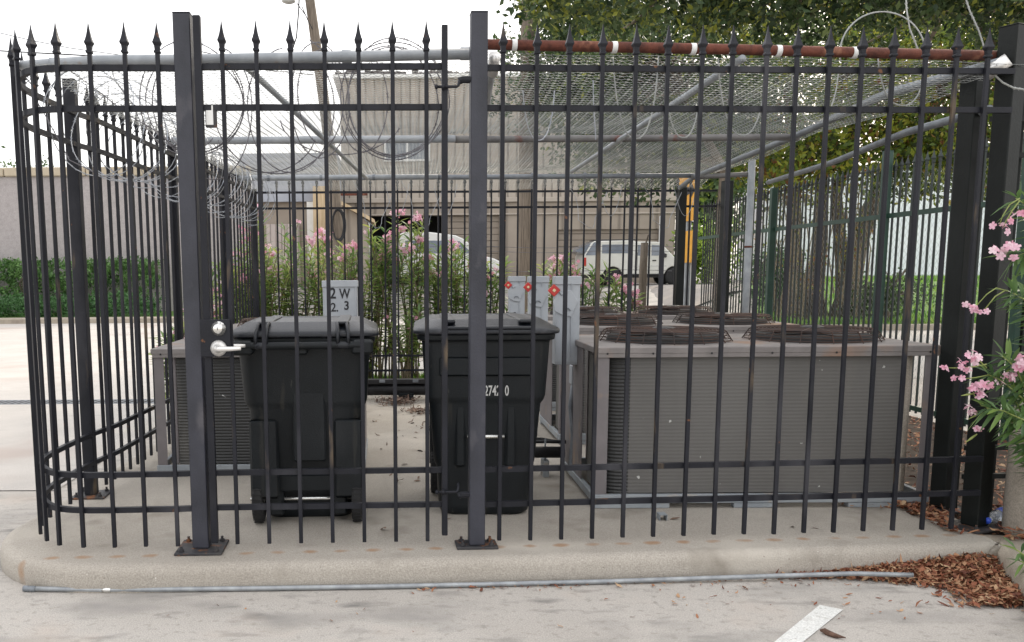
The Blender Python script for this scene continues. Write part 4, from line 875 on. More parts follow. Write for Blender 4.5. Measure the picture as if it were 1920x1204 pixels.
g = MB(); c = [onz(x, y, .01) for x, y in ((1538, 1182), (1551, 1186), (1566, 1192), (1586, 1196))]; g.tube([c[0], c[0].lerp(c[1], .6)+Vector((0, 0, .004)), c[1], c[2], c[3]], [.004, .011, .012, .010, .002], 7); single('stick', g, 'stick', 'piece of dark bark lying beside the white parking line', 'stick', smooth=True)
# bottle
th = Thing('plastic_bottle', onz(1875, 978, .14), 'clear plastic bottle with blue cap in the dead leaves by the end post', 'bottle')
B0 = Vector((3.035, 4.50, .168)); dr = Vector((.75, .45, .10)).normalized()
def along(prof): return [B0+dr*t for t, r in prof], [r for t, r in prof]
pf = [(0, .014), (.02, .014), (.035, .022), (.06, .031), (.085, .032), (.1, .029), (.13, .032), (.18, .032), (.195, .028), (.2, .01)]
p_, r_ = along(pf); th.part('bottle', MB().tube(p_, r_, 16), 'plastic_clear', smooth=True); g = MB(); g.tube([B0-dr*.012, B0+dr*.006], .0165, 16); th.part('cap', g, 'blue', smooth=True); g = MB(); g.tube([B0+dr*.10, B0+dr*.15], .0325, 16, cap=False); th.part('wrapper', g, 'blue', smooth=True)
# concrete bollard
g = MB(); g.lathe([(.10, 0), (.128, .01), (.136, .05), (.136, .62), (.125, .66), (.08, .685), (.02, .69)], (3.215, 4.42, .1), 28); single('bollard', g, 'concrete_post', 'round pale concrete bollard under the pink oleander beside the planter kerb', 'bollard', smooth=True)
# trench drain
th = Thing('trench_drain', (-6, onz(100, 755, 0).y, 0), 'long dark slotted drain grate set across the street concrete', 'drain grate'); yd = onz(100, 755, 0).y
g = MB(); g.box((-6.3, yd, .004), (9.5, .30, .006)); fr = th.part('trough', g, 'ac_dark'); g = MB()
for k in range(120): 
    x = -11+k*.079; g.add([(x, yd-.13, .009), (x+.026, yd-.13, .009), (x+.07, yd+.13, .009), (x+.044, yd+.13, .009)], [(0, 1, 2, 3)])
th.part('grate', g, 'conduit')
g = MB(); g.bbox((-6.3, yd-.16, .002), (9.5, .03, .016), .002); g.bbox((-6.3, yd+.16, .002), (9.5, .04, .016), .002); th.part('frame', g, 'conduit')

# ================================================================ buildings behind
YB = 44.0; gz = .9
def X(px, y): return ony(px, 400, y).x
def Zp(py, y, px=900): return ony(px, py, y).z
th = Thing('warehouse', (5, YB, gz), 'large two-storey beige metal-sided building with garage doors behind the oleanders', 'building')
zt = Zp(147, YB, 760); zb1 = Zp(376, YB); zl1 = Zp(405, YB, 760); zl2 = Zp(430, YB, 1140); xl, xr = X(641, YB), X(1262, YB)
g = MB(); g.box(((xl+xr)/2, YB+9, (zb1+zt)/2+.0), (xr-xl, 18, zt-zb1)); th.part('upper_wall', g, 'siding_ribs')
g = MB(); x1, x2, x3, x4 = X(690, YB), X(936, YB), X(1045, YB), X(1240, YB); zmid = zb1-.01
def wl(a, b, z0, z1, y=YB-.05, t=.4): g.box(((a+b)/2, y+t/2, (z0+z1)/2), (b-a, t, z1-z0))
wl(xl-.1, x1, gz-.5, zmid); wl(x1, x2, zl1, zmid); wl(x2, x3, gz-.5, zmid); wl(x3, x4, zl2, zmid); wl(x4, xr+.1, gz-.5, zmid); th.part('lower_wall', g, 'siding_low_ribs')
g = MB(); g.bbox(((xl+xr)/2, YB-.10, zb1+.02), (xr-xl+.3, .16, .22), .02); g.bbox(((xl+xr)/2, YB-.09, (zl1+zb1)/2-.3), (xr-xl+.25, .08, .07), .01); th.part('trim_band', g, 'siding')
g = MB(); g.box(((xl+xr)/2, YB+9, zt+.06), (xr-xl+.6, 18.6, .16)); rf = th.part('roof', g, 'white_trim')
g = MB(); rr = random.Random(3)
for i in range(26): x = xl-.1+i*.28; g.bbox((x, YB+.3+rr.random()*.6, zt+.22+rr.random()*.12), (.3, .4, .18+rr.random()*.2), .05)
th.part('roof_debris', g, 'roof', rf)
g = MB(); g.box(((x1+x2)/2, YB+2.5, (gz+zl1)/2), (x2-x1, .1, zl1-gz+1)); th.part('garage_interior', g, 'dark_in')
g = MB(); xm = X(829, YB); g.box(((xm+x2)/2, YB+.12, (gz-.5+zl1)/2), (x2-xm, .1, zl1-gz+.5)); th.part('garage_door', g, 'garage_ribs')
g = MB(); g.box(((x3+x4)/2, YB+.12, (gz-.5+zl2)/2), (x4-x3, .1, zl2-gz+.5)); th.part('garage_door', g, 'garage_ribs')
g = MB()
for a in (x1, x4+.0): g.bbox((a, YB-.1, (gz+zl1)/2-.3), (.22, .12, zl1-gz+.4), .02)
th.part('downpipe', g, 'white_trim')
wa, wb, wt, wbm = X(725, YB), X(803, YB), Zp(266, YB, 760), Zp(299, YB, 760)
g = MB(); zc_ = (wt+wbm)/2
g.box(((wa+wb)/2, YB-.04, wbm-.05), (wb-wa+.2, .12, .1)); g.box(((wa+wb)/2, YB-.04, wt+.05), (wb-wa+.2, .12, .1))
for x in (wa-.05, (wa+wb)/2, wb+.05): g.box((x, YB-.04, zc_), (.09, .12, wt-wbm))
wn = th.part('window', g, 'white_trim'); g = MB(); g.box(((wa+wb)/2, YB-.015, zc_), (wb-wa, .03, wt-wbm)); th.part('pane', g, 'win', wn)
# grey low building and tan shed at the left of it
Y2 = 41.0; th = Thing('workshop', (-5, Y2, .7), 'low grey metal building left of the large beige one, with tan lower wall', 'building')
a, b = X(452, Y2), X(640, Y2)-.15; g = MB(); g.box(((a+b)/2, Y2+5, (Zp(287, Y2, 550)+Zp(378, Y2, 550))/2), (b-a, 10, Zp(287, Y2, 550)-Zp(378, Y2, 550))); th.part('upper_wall', g, 'grey_metal_wall')
g = MB(); g.box(((a+b)/2, Y2+5.2, (Zp(378, Y2, 550)+.2)/2), (b-a-.2, 9.8, Zp(378, Y2, 550)-.2)); th.part('lower_wall', g, 'siding_low')
g = MB(); g.box(((X(498, Y2)+X(560, Y2))/2, Y2+.15, (Zp(420, Y2, 530)+.5)/2), (X(560, Y2)-X(498, Y2), .16, Zp(420, Y2, 530)-.5)); th.part('sliding_door', g, 'pink_ribs')
g = MB(); g.box(((X(575, Y2)+X(588, Y2))/2, Y2+.12, (Zp(378, Y2, 580)+.5)/2), (.3, .2, Zp(378, Y2, 580)-.5)); th.part('corner_trim', g, 'white_trim')
g = MB(); g.box(((X(590, Y2)+X(612, Y2))/2, Y2-.3, (Zp(352, Y2, 600)+.5)/2), (X(612, Y2)-X(590, Y2), .9, Zp(352, Y2, 600)-.5)); th.part('sunlit_wood_panel', g, 'tan_wood')  # warm sunlight on this panel is put into its tan colour
Y3 = 37.0; th = Thing('shed', (X(650, Y3), Y3, .8), 'small tan shed with sloping roof beside the leaning utility pole', 'shed')
xa, xb = X(628, Y3), X(688, Y3); za, zbb = Zp(372, Y3, 630), Zp(412, Y3, 690)
g = MB(); g.prism([(xa, .3), (xb, .3), (xb, zbb-.05), (xa, za-.05)], Y3, Y3+2.5); fixn(th.part('wall', g, 'siding_low_ribs'))
g = MB(); g.prism([(xa-.15, za-.03), (xb+.3, zbb-.14), (xb+.3, zbb), (xa-.15, za+.11)], Y3-.3, Y3+2.8); fixn(th.part('roof', g, 'tan_wood'))
g = MB(); g.box(((X(627, Y3)+X(690, Y3))/2, Y3-.5, Zp(366, Y3, 660)), (X(690, Y3)-X(627, Y3), .1, .12)); th.part('beam', g, 'pipe_rust')
# wall, hedge, street side
th = Thing('boundary_wall', (-20, 32.5, 0), 'tall rough grey concrete wall with tan coping across the street', 'wall')
zt = ony(100, 331, 32.5).z; zt2 = ony(100, 314, 32.5).z; xe = X(470, 32.5)
g = MB(); g.box(((-48+xe)/2, 32.75, zt/2), (48+xe, .5, zt)); th.part('wall_panel', g, 'far_wall_joint'); g = MB()
for i in range(15): a = -48+i*(48+xe)/15; L_ = (48+xe)/15; g.bbox((a+L_/2, 32.72, (zt+zt2)/2), (L_-.03, .66, zt2-zt), .03)
th.part('coping', g, 'coping')
th = Thing('boundary_wall', (40, 52, .9), 'bright white wall of a long low building beyond the lawn and the oak', 'wall')
g = MB(); g.box((46, 54, 3.7), (50, 4, 7.0)); th.part('wall_panel', g, 'white_wall_ribs'); g = MB(); g.bbox((46, 53.9, 7.26), (50.3, 4.3, .14), .03); th.part('coping', g, 'white_trim')
def hedge(name, x0, x1, y0, y1, z0, z1, n, sz, mt, lab, cat, kind=None):
    pts = [(random.uniform(x0, x1), random.uniform(y0, y1), z0+(z1-z0)*random.random()**.6) for _ in range(n)]
    if kind:
        o = leaf_cloud(pts, 12, sz, .22, name, mt, (0, 0, 0)); props(o, lab, cat, None, kind); return
    th = Thing(name, ((x0+x1)/2, y0, z0), lab, cat); o = leaf_cloud(pts, 14, sz, .13, 'foliage', mt, th.loc, th.o, rnd=(.5, .2, .2))
    g = MB(); 
    for i in range(26): x = random.uniform(x0, x1); g.tube([(x, (y0+y1)/2, z0-.5), (x+random.uniform(-.3, .3), y0+.25, z0+(z1-z0)*.4), (x+random.uniform(-.7, .7), y0+.2, z1-.3)], [.05, .035, .015], 5)
    th.part('branches', g, 'bark')
hedge('hedge', -40, -8.2, 31.0, 32.2, .7, 2.0, 3600, .11, 'leaf_hedge', 'clipped dark hedge with bare twiggy patches along the grey wall', 'hedge')
hedge('ground_cover', -40, -7.9, 29.3, 31.0, .1, .75, 3000, .11, 'leaf_cover', None, None, 'stuff')

# ================================================================ poles, cables and sign
th = Thing('utility_pole', tuple(onz(646, 600, 0)), 'leaning grey wooden utility pole with lamp left of the beige building', 'utility pole')
YP = onz(646, 600, 0).y
p_ = [ony(646, 606, YP), ony(637, 480, YP), ony(625, 330, YP), ony(606, 180, YP), ony(581, 0, YP), ony(570, -80, YP), ony(560, -160, YP)]
pl_ = th.part('pole', MB().tube(p_, [.21, .2, .18, .17, .15, .14, .13], 14), 'wood_pole', smooth=True)
g = MB(); g.tube([ony(577, -14, YP), ony(566, -12, YP), ony(553, -2, YP)], .03, 8); g.lathe([(.05, .14), (.12, .10), (.22, 0), (.2, -.05), (.1, -.09), (.02, -.1)], ony(541, 1, YP), 16); th.part('street_light', g, 'sign_back', pl_, smooth=True)
g = MB(); g.tube([ony(562, -30, YP-.2), ony(560, 20, YP-.2), ony(556, 70, YP-.2), ony(545, 103, YP-.2)], .022, 5); g.tube([ony(574, 30, YP-.2), ony(556, 5, YP-.2)], .015, 5); g.tube([ony(586, 55, YP-.2), ony(578, 40, YP-.2), ony(566, 12, YP-.2)], .015, 5); th.part('drop_cable', g, 'insul', pl_)
cc = ony(634, 422, YP-.25); g = MB()
for k in range(4): g.tube([(cc.x+(.17+.015*k)*C_(a)+.03*k*.3, cc.y-.02*k, cc.z+(.45+.02*k)*S(a)) for a in [2*PI*i/24 for i in range(24)]], .022, 5, closed=True)
th.part('cable_coil', g, 'insul', pl_)
th = Thing('utility_pole', (X(985, 21), 21, 0), 'thick upright brown utility pole just right of the hinge post', 'utility pole')
x = X(985, 21)+.02; th.part('pole', MB().tube([(x, 21, -.1), (x, 21, 3), (x, 21, 6.5), (x, 21, 10)], [.19, .185, .17, .15], 16), 'wood_pole', smooth=True)
for (pts, lab) in (([(-40, 95), (0, 95.5), (100, 101), (230, 108), (400, 119), (606, 134)], 'thicker dark overhead cable at the upper left of the sky'), ([(-60, 50), (0, 62), (60, 76), (130, 90), (230, 104), (400, 122), (604, 142)], 'thinner overhead cable crossing above the thicker one at upper left')):
    q = [ony(x, y, 30.0-.0*i) for i, (x, y) in enumerate(pts)]; single('power_cable', MB().tube(q, .022 if 'thicker' in lab[:8] else .013, 5), 'insul', lab, 'cable', smooth=True)
single('power_cable', MB().tube([ony(x, y, 30) for x, y in ((592, 72), (540, 98), (470, 122), (440, 134))], .009, 5), 'insul', 'very thin cable slanting down left from the leaning pole', 'cable')
YS = 13.5; xS = X(1293, YS); th = Thing('road_sign', (xS, YS, 0), 'yellow road sign seen almost edge-on above a yellow plaque on a pale post', 'sign')
g = MB(); g.bbox((xS, YS+.02, 1.4), (.07, .05, 2.9), .006); pst = th.part('post', g, 'pipe_pale'); g = MB(); g.bbox((xS+.05, YS+.0, .9), (.025, .04, 1.8), .004); th.part('post_edge', g, 'white_trim', pst)
Rz = Matrix.Rotation(math.radians(-79), 3, 'Z'); zs = Zp(372, YS, 1292); zq = Zp(463, YS, 1292)
def pan(c, w, h, diamond):
    g = MB(); k = w*.5
    pts = [(0, -h/2), (k, 0), (0, h/2), (-k, 0)] if diamond else [(-k, -h/2), (k, -h/2), (k, h/2), (-k, h/2)]
    v = [Rz @ Vector((a, -.05+e, b))+Vector(c) for e in (0, .006) for a, b in pts]; g.add(v, [(3, 2, 1, 0), (4, 5, 6, 7)]+[(i, (i+1) % 4, (i+1) % 4+4, i+4) for i in range(4)]); return g
sg = th.part('sign_panel', pan((xS, YS, zs), .62, .66, False), 'yellow')
g = MB(); ap = [(-.12, -.25), (-.12, .02), (-.06, .14), (.08, .17), (.08, .26), (.22, .10), (.08, -.04), (.08, .06), (-.0, .04), (-.03, -.02), (-.03, -.25)]
v = [Rz @ Vector((a, -.054, b))+Vector((xS, YS, zs)) for a, b in ap]; g.add(v, [tuple(range(len(v)))]); th.part('arrow', g, 'ink', sg)
th.part('plaque', pan((xS, YS, zq), .56, .46, False), 'yellow')

YW = 13.0; th = Thing('wire_fence', (X(1100, YW), YW, 0), 'weathered grey post with sagging barbed wire strands in front of the silver truck', 'fence')
xw = X(1209, YW); g = MB(); g.tube([(xw, YW, -.05), (xw, YW, Zp(505, YW, 1209)), (xw+.01, YW, Zp(455, YW, 1209))], [.06, .055, .05], 10); g.tube([(xw+.02, YW, Zp(460, YW, 1209)), (xw+.06, YW, Zp(440, YW, 1209))], .012, 6); th.part('post', g, 'wood_pole', smooth=True)
for py in (463, 472, 508):
    th.part('strand', MB().tube([ony(x, py+2*math.sin(x*.02), YW) for x in range(600, 1290, 30)], .0035, 4), 'razor_old')
# ================================================================ vehicles
def wheel(P, x, y, r=.36):
    R = Matrix.Rotation(PI/2, 3, 'X'); g = MB(); g.lathe([(r*.6, -.1), (r*.95, -.11), (r, -.07), (r, .07), (r*.95, .11), (r*.6, .1)], (x, y, r), 26, mx=R); w = P('wheel', g, 'tyre', smooth=True)
    g = MB(); g.lathe([(r*.6, -.08), (r*.5, -.05), (r*.15, -.06), (r*.14, -.09), (.01, -.09)], (x, y, r), 20, mx=R.inverted() if y < 0 else R); P('rim', g, 'sign_back', parent=w, smooth=True)
    g = MB(); g.lathe([(r*.62, -.085), (r*.55, -.09), (.02, -.085)], (x, y+(-.02 if y < 0 else .02), r), 20, mx=Matrix.Rotation(PI/2 if y < 0 else -PI/2, 3, 'X')); 
def vehicle(name, loc, rz, lab, cat, prof, W, wheels, paint, wins, extra=None, arch=.42, r=.36):
    th = Thing(name, loc, lab, cat, None, rz); P = lambda *a, **k: th.part(*a, local=True, **k)
    pts = []; zb_ = min(z for x, z in prof); x_end = max(x for x, z in prof if z <= zb_+.02); x_st = min(x for x, z in prof if z <= zb_+.02)
    bottom = [(x_st, zb_)]
    for wx in wheels:
        for i in range(11): a = PI-PI*i/10; bottom.append((wx+arch*C_(a), max(zb_, r+arch*S(a)-.0) if 0 < i < 10 else zb_))
    bottom.append((x_end, zb_)); topp = [p for p in prof if p[1] > zb_+.02]
    g = MB(); g.prism(bottom+topp, -W/2, W/2); b = P('body', g, paint); fixn(b, bevel=.06, seg=3, smooth=True)
    g = MB(); g.box(((x_end+x_st)/2, 0, zb_+.12), (x_end-x_st-.3, W-.35, .5)); P('underbody', g, 'car_dark')
    for wx in wheels:
        for sy in (-1, 1): wheel(P, wx, sy*(W/2-.12), r)
    for wn in wins:
        for sy in (-1, 1): g = MB(); g.prism(wn, sy*(W/2-.01), sy*(W/2+.006)); w = P('window', g, 'win'); fixn(w)
    if extra: extra(P, W)
    return th
xT = X(1088, 38.6)
def tx(P, W):
    for sy in (-1, 1):
        g = MB(); g.bbox((.06, sy*(W/2-.05), .98), (.10, .12, .38), .02); P('tail_light', g, 'tail'); g = MB(); g.bbox((2.9, sy*(W/2+.01), 1.02), (.16, .03, .05), .01); P('door_handle', g, 'car_dark')
        g = MB(); g.box((2.2, sy*(W/2+.002), .98), (.014, .01, .75)); g.box((3.1, sy*(W/2+.002), .98), (.014, .01, .75)); P('door_seam', g, 'car_dark'); g = MB(); g.bbox((3.3, sy*(W/2+.11), 1.22), (.12, .2, .18), .03); P('mirror', g, 'car_dark'); g = MB(); g.bbox((2.5, sy*(W/2-.02), .45), (1.5, .12, .05), .01); P('side_step', g, 'car_dark'); g = MB(); g.bbox((2.6, sy*(W/2+.004), .80), (1.6, .012, .03), .003); P('side_trim', g, 'sign_back')
    g = MB(); g.bbox((-.06, 0, .62), (.16, W-.1, .2), .03); P('bumper', g, 'chrome'); g = MB(); g.prism([(.02, 1.30), (-.35, 1.42), (-.28, 1.48), (.45, 1.83), (.45, 1.78)], -W/2+.1, W/2-.1); P('rear_hatch', g, 'win')
    g = MB(); g.bbox((1.4, 0, 1.88), (1.7, W-.5, .04), .015); P('roof_rack', g, 'car_dark')
vehicle('pickup_truck', (xT, 38.6, gh(xT, 38.6)), 0, 'silver pickup truck with a dark-windowed camper shell parked before the garage door', 'pickup truck',
    [(0, .45), (4.55, .45), (4.6, .75), (4.5, 1.02), (3.75, 1.14), (3.2, 1.70), (3.0, 1.78), (2.1, 1.80), (2.0, 1.85), (.45, 1.83), (.3, 1.75), (.0, 1.22)], 1.86, (1.2, 3.75), 'car_silver',
    [[(.06, 1.25), (.66, 1.25), (.66, 1.76), (.40, 1.78)], [(.74, 1.32), (1.95, 1.32), (1.95, 1.68), (.74, 1.68)], [(2.2, 1.22), (2.7, 1.22), (2.7, 1.66), (2.2, 1.66)], [(2.78, 1.22), (3.42, 1.22), (3.08, 1.64), (2.78, 1.66)]], tx)
xV = X(742, 41); 
def vx(P, W):
    for sy in (-1, 1):
        g = MB(); g.bbox((.03, sy*(W/2-.08), 1.2), (.08, .12, .45), .02); P('tail_light', g, 'tail'); g = MB(); g.bbox((3.35, sy*(W/2+.12), 1.35), (.12, .2, .26), .03); P('mirror', g, 'car_dark')
vehicle('van', (xV, 41.0, gh(xV, 41)), 0, 'white van with sloping nose parked at the dark garage opening behind oleander flowers', 'van',
    [(0, .4), (4.7, .4), (4.8, .7), (4.72, .98), (4.3, 1.18), (3.75, 1.32), (3.0, 2.02), (2.6, 2.2), (1.5, 2.34), (.3, 2.34), (.06, 2.2), (0, 1.3)], 1.95, (.95, 3.85), 'car_white',
    [[(.35, 1.42), (1.25, 1.42), (1.25, 1.98), (.4, 1.98)], [(1.4, 1.42), (2.3, 1.42), (2.3, 1.96), (1.4, 1.98)], [(2.42, 1.42), (3.32, 1.42), (2.78, 1.94), (2.42, 1.96)]], vx)

# ================================================================ trees
def tree(name, lab, base, stems, clumps, nl, sz, mt, spread, barkm='bark', grp=None, limbs=40, rnd=(.45, .2, .18), up=0, extra=None):
    th = Thing(name, base, lab, 'tree', grp); g = MB(); tips = []
    for pts, rs in stems: g.tube(pts, rs, 10); tips.append((Vector(pts[-1]), rs[-1])); tips.append((Vector(pts[-2]), rs[-2]))
    R = random.Random(len(clumps)); cl = list(clumps)
    for k in range(limbs):
        t = Vector(R.choice(cl)); s_, r0 = min(tips, key=lambda q: (q[0]-t).length+R.random()*2); mid = s_.lerp(t, .5)+Vector((R.gauss(0, .3), R.gauss(0, .3), R.gauss(.25, .25)))
        g.tube([s_, s_.lerp(mid, .5)+Vector((0, 0, .1)), mid, mid.lerp(t, .6), t], [r0*.5, r0*.38, r0*.26, r0*.15, r0*.06], 6)
    th.part('trunk', g, barkm, smooth=True); leaf_cloud(cl, nl, sz, spread, 'crown', mt, th.loc, th.o, rnd=rnd, up=up)
    if extra: extra(th)
    return th
def blob(n, c, r, R, zmin=None, hollow=.5):
    out = []
    while len(out) < n:
        v = Vector((R.gauss(0, 1), R.gauss(0, 1), R.gauss(0, 1))).normalized()*(hollow+(1-hollow)*R.random()); p = (c[0]+v.x*r[0], c[1]+v.y*r[1], c[2]+v.z*r[2])
        if zmin is None or p[2] > (zmin(p) if callable(zmin) else zmin): out.append(p)
    return out
R = random.Random(5)
# near overhanging oak: trunk right of the frame, crown over the right half
cl = blob(330, (4.6, 10.0, 5.1), (3.55, 2.2, 1.35), R, zmin=lambda p: 3.95+.25*math.sin(p[0]*2.3)+.2*math.sin(p[1]*3), hollow=.0)
cl += [(R.uniform(1.35, 8.2), R.uniform(8.3, 10.2), R.uniform(3.9, 5.0)) for _ in range(260)]
cl += [(R.uniform(5.2, 8.6), R.uniform(7.8, 9.5), R.uniform(3.5, 4.4)) for _ in range(70)]
cl += [(R.uniform(2.6, 12), R.uniform(12, 15.5), R.uniform(4.6, 8.0)) for _ in range(330)]
cl += [(R.gauss(1.5, .22), R.gauss(8.6, .3), R.uniform(3.95, 4.9)) for _ in range(26)]
tree('oak_tree', 'leafy oak whose branches overhang the rusty pipe, trunk outside to the right', (9.5, 10, .1), [([(9.5, 10, 0), (9.4, 10, 1.5), (9.0, 10, 3.2), (8.0, 10, 4.6), (6.0, 9.8, 5.2)], [.42, .36, .32, .22, .14]), ([(9.2, 10, 2.6), (8.2, 9.3, 3.9), (6.0, 9.0, 4.6), (4.0, 9.0, 4.8), (2.4, 8.8, 4.6)], [.25, .18, .13, .09, .05])], cl, 90, .08, 'leaf_oak', .36, limbs=90, rnd=(.45, .22, .2), up=-.1)
# mid tree behind the chain link roof
cl = blob(300, (4.9, 21, 5.9), (2.6, 1.8, 2.3), R, hollow=.1)+blob(40, (7.6, 20.5, 5.4), (1.6, 1.3, 1.5), R, hollow=.1)+[(R.uniform(4.2, 7.6), 20.5+R.random(), R.uniform(3.4, 4.4)) for _ in range(34)]
tree('shade_tree', 'darker mid-distance tree seen through the chain link roof, with reddish trunk', (X(1352, 20), 20, 0), [([(X(1352, 20), 20, 0), (X(1352, 20), 20, 2), (X(1353, 20)+.02, 20, 3.6), (6.4, 20.5, 5.2)], [.13, .11, .1, .07])], cl, 76, .14, 'leaf_oak', .55, limbs=50)
# big multi-stemmed oak on the lawn
YO = 24.5; bx = lambda px: X(px, YO)
st = [([(bx(1505), YO, .1), (bx(1500), YO, .6), (bx(1490), YO, 2), (bx(1478), YO-.3, 3.6), (bx(1440), YO-1, 5.6)], [.4, .25, .2, .17, .12]),
      ([(bx(1545), YO+.3, .1), (bx(1545), YO+.3, .8), (bx(1550), YO+.3, 2.2), (bx(1545), YO+.2, 3.8), (bx(1560), YO, 6)], [.42, .24, .2, .17, .12]),
      ([(bx(1598), YO, .1), (bx(1600), YO, .8), (bx(1612), YO, 2.2), (bx(1640), YO-.4, 4), (bx(1700), YO-1.2, 5.8)], [.5, .3, .24, .2, .13]),
      ([(bx(1600), YO+.2, .6), (bx(1590), YO+.2, 1.8), (bx(1566), YO, 3.4), (bx(1590), YO, 5.2)], [.22, .17, .15, .1])]
cl = blob(330, (13.2, 24, 6.6), (6.0, 4.0, 2.5), R, zmin=4.0, hollow=.25)+[(R.uniform(7.6, 17.0), R.uniform(21.5, 25), R.uniform(3.5, 5.4)) for _ in range(170)]
def vines(th):
    pts = []
    for _ in range(130):
        px = R.gauss(1720, 75); pts.append((X(px, 22.6), 22.6+R.random()*.8, R.uniform(4.0, 5.6)))
    for _ in range(60):
        px = R.gauss(1490, 60); pts.append((X(px, 23.4), 23.4+R.random()*.8, R.uniform(2.2, 4.8)))
    for _ in range(22): px = R.choice((1500, 1545, 1605))+R.gauss(0, 8); pts.append((X(px, 23.6), 23.6+R.random()*.6, R.uniform(.3, 3)))
    leaf_cloud(pts, 26, .10, .35, 'vine_leaves', 'leaf_vine', th.loc, th.o, rnd=(.6, .3, .25), flat=1.6)
    g = MB()
    for _ in range(26):
        px = R.choice((R.gauss(1480, 22), R.gauss(1600, 16))); x = X(px, 23.3); g.tube([(x, 23.3, R.uniform(.1, .9)), (x+R.gauss(0, .15), 23.3, 2), (x+R.gauss(0, .3), 23.4, R.uniform(3, 4.6))], [.02, .016, .01], 4)
    th.part('hanging_vines', g, 'stem')
tree('oak_tree', 'broad multi-stemmed oak hung with brown vines on the lawn at the right', (bx(1560), YO, .1), st, cl, 64, .17, 'leaf_vine', .62, limbs=70, rnd=(.3, .25, .2), extra=vines)
def simple(name, lab, px, y, z0, z1, rx, n, nl, sz, mt, grp=None, hollow=.2, cat=None):
    x = X(px, y); rz = (z1-z0)/2; cl = blob(n, (x, y, (z0+z1)/2), (rx, rx*.8, rz), R, hollow=hollow); g0 = gh(x, y)
    return tree(name, lab, (x, y, g0), [([(x, y, g0-.1), (x+.05, y, g0+(z0-g0)*.6+.2), (x, y, (z0+z1)/2), (x+.1, y, z1-.2*rz)], [.16, .13, .09, .03])], cl, nl, sz, mt, rx*.42, limbs=14)
simple('shade_tree', 'tall green tree behind the yellow sign', 1325, 46, 2.6, 9.8, 2.5, 130, 60, .36, 'leaf_far')
simple('shrub', 'bright green shrub low behind the yellow sign post', 1328, 40, 1.0, 3.8, 1.5, 70, 70, .18, 'lime_leaf')
simple('shrub', 'round dark shrub at the foot of the oak beside the lawn', 1672, 23.4, .1, 1.25, 1.0, 40, 50, .11, 'leaf_far')
simple('shrub', 'pale green bush beyond the green post left of the oak', 1458, 27, .3, 2.3, 1.1, 40, 45, .15, 'leaf_cover')
for px, y, z0, z1, rx, lb in ((-12, 48, 4.6, 8.2, 1.6, 'sparse treetop above the grey wall at the far left edge'), (95, 50, 4.6, 7.9, 1.1, 'small treetop above the grey wall behind the curved fence corner'), (38, 52, 4.8, 7.0, 1.0, 'lowest thin treetop above the grey wall')):
    simple('street_tree', lb, px, y, z0, z1, rx, 26, 26, .22, 'leaf_far', 'treetops beyond the wall')

# ================================================================ oleanders
def leaves_dir(name, P, D, L, W, mt, off, parent, rnd):
    P = np.asarray(P)-np.asarray(off); D = np.asarray(D); D = D/np.linalg.norm(D, axis=1)[:, None]; L = np.asarray(L)[:, None]; Wd = np.asarray(W)[:, None]; K = len(P)
    e = np.tile([0, 0, 1.], (K, 1))+RNG.normal(size=(K, 3))*.25; w = np.cross(D, e); w /= np.linalg.norm(w, axis=1)[:, None]; nn = np.cross(w, D)
    dr = np.array([0, 0, -1.])*L*.16; m1 = P+D*L*.35+nn*L*.01; m2 = P+D*L*.72+dr*.5; t = P+D*L+dr
    V = np.stack([P, m1+w*Wd*.5+nn*Wd*.18, m2+w*Wd*.36+nn*Wd*.12, t, m2-w*Wd*.36+nn*Wd*.12, m1-w*Wd*.5+nn*Wd*.18, m1, m2], 1).reshape(-1, 3)
    tri = np.array([0, 1, 6, 0, 6, 5, 1, 2, 7, 1, 7, 6, 6, 7, 4, 6, 4, 5, 2, 3, 7, 7, 3, 4]); T = (np.arange(K)*8)[:, None]+tri
    me = bpy.data.meshes.new(name); me.vertices.add(len(V)); me.vertices.foreach_set('co', V.ravel()); me.loops.add(K*24); me.loops.foreach_set('vertex_index', T.ravel().astype(np.int32))
    me.polygons.add(K*8); me.polygons.foreach_set('loop_start', (np.arange(K*8)*3).astype(np.int32)); at = me.attributes.new('rnd', 'FLOAT', 'FACE'); at.data.foreach_set('value', np.repeat(np.clip(rnd, 0, 1), 8).astype(np.float32)); me.update(calc_edges=True)
    return link(name, me, mt, parent)
def blossom(g, c, R, sz):
    ax = Vector((R.gauss(0, .7), R.gauss(-.5, .6), R.gauss(.35, .5))).normalized(); a0 = R.random()*6; u_ = ax.orthogonal().normalized(); v_ = ax.cross(u_); cr = R.random()
    for k in range(5):
        a = a0+2*PI*k/5; d = u_*C_(a)+v_*S(a); w = ax.cross(d); b = c
        g.add([b, b+d*sz*.55+w*sz*.42+ax*sz*.22, b+d*sz+w*sz*.30+ax*sz*.16, b+d*sz*1.02-w*sz*.22+ax*sz*.12, b+d*sz*.55-w*sz*.36+ax*sz*.26], [(0, 1, 2, 3, 4)], max(0, min(1, cr+R.gauss(0, .15))))
    g.add([b-ax*sz*.9-u_*sz*.1, b-ax*sz*.9+u_*sz*.1, b+u_*sz*.16, b-u_*sz*.16], [(0, 1, 2, 3)], 0)
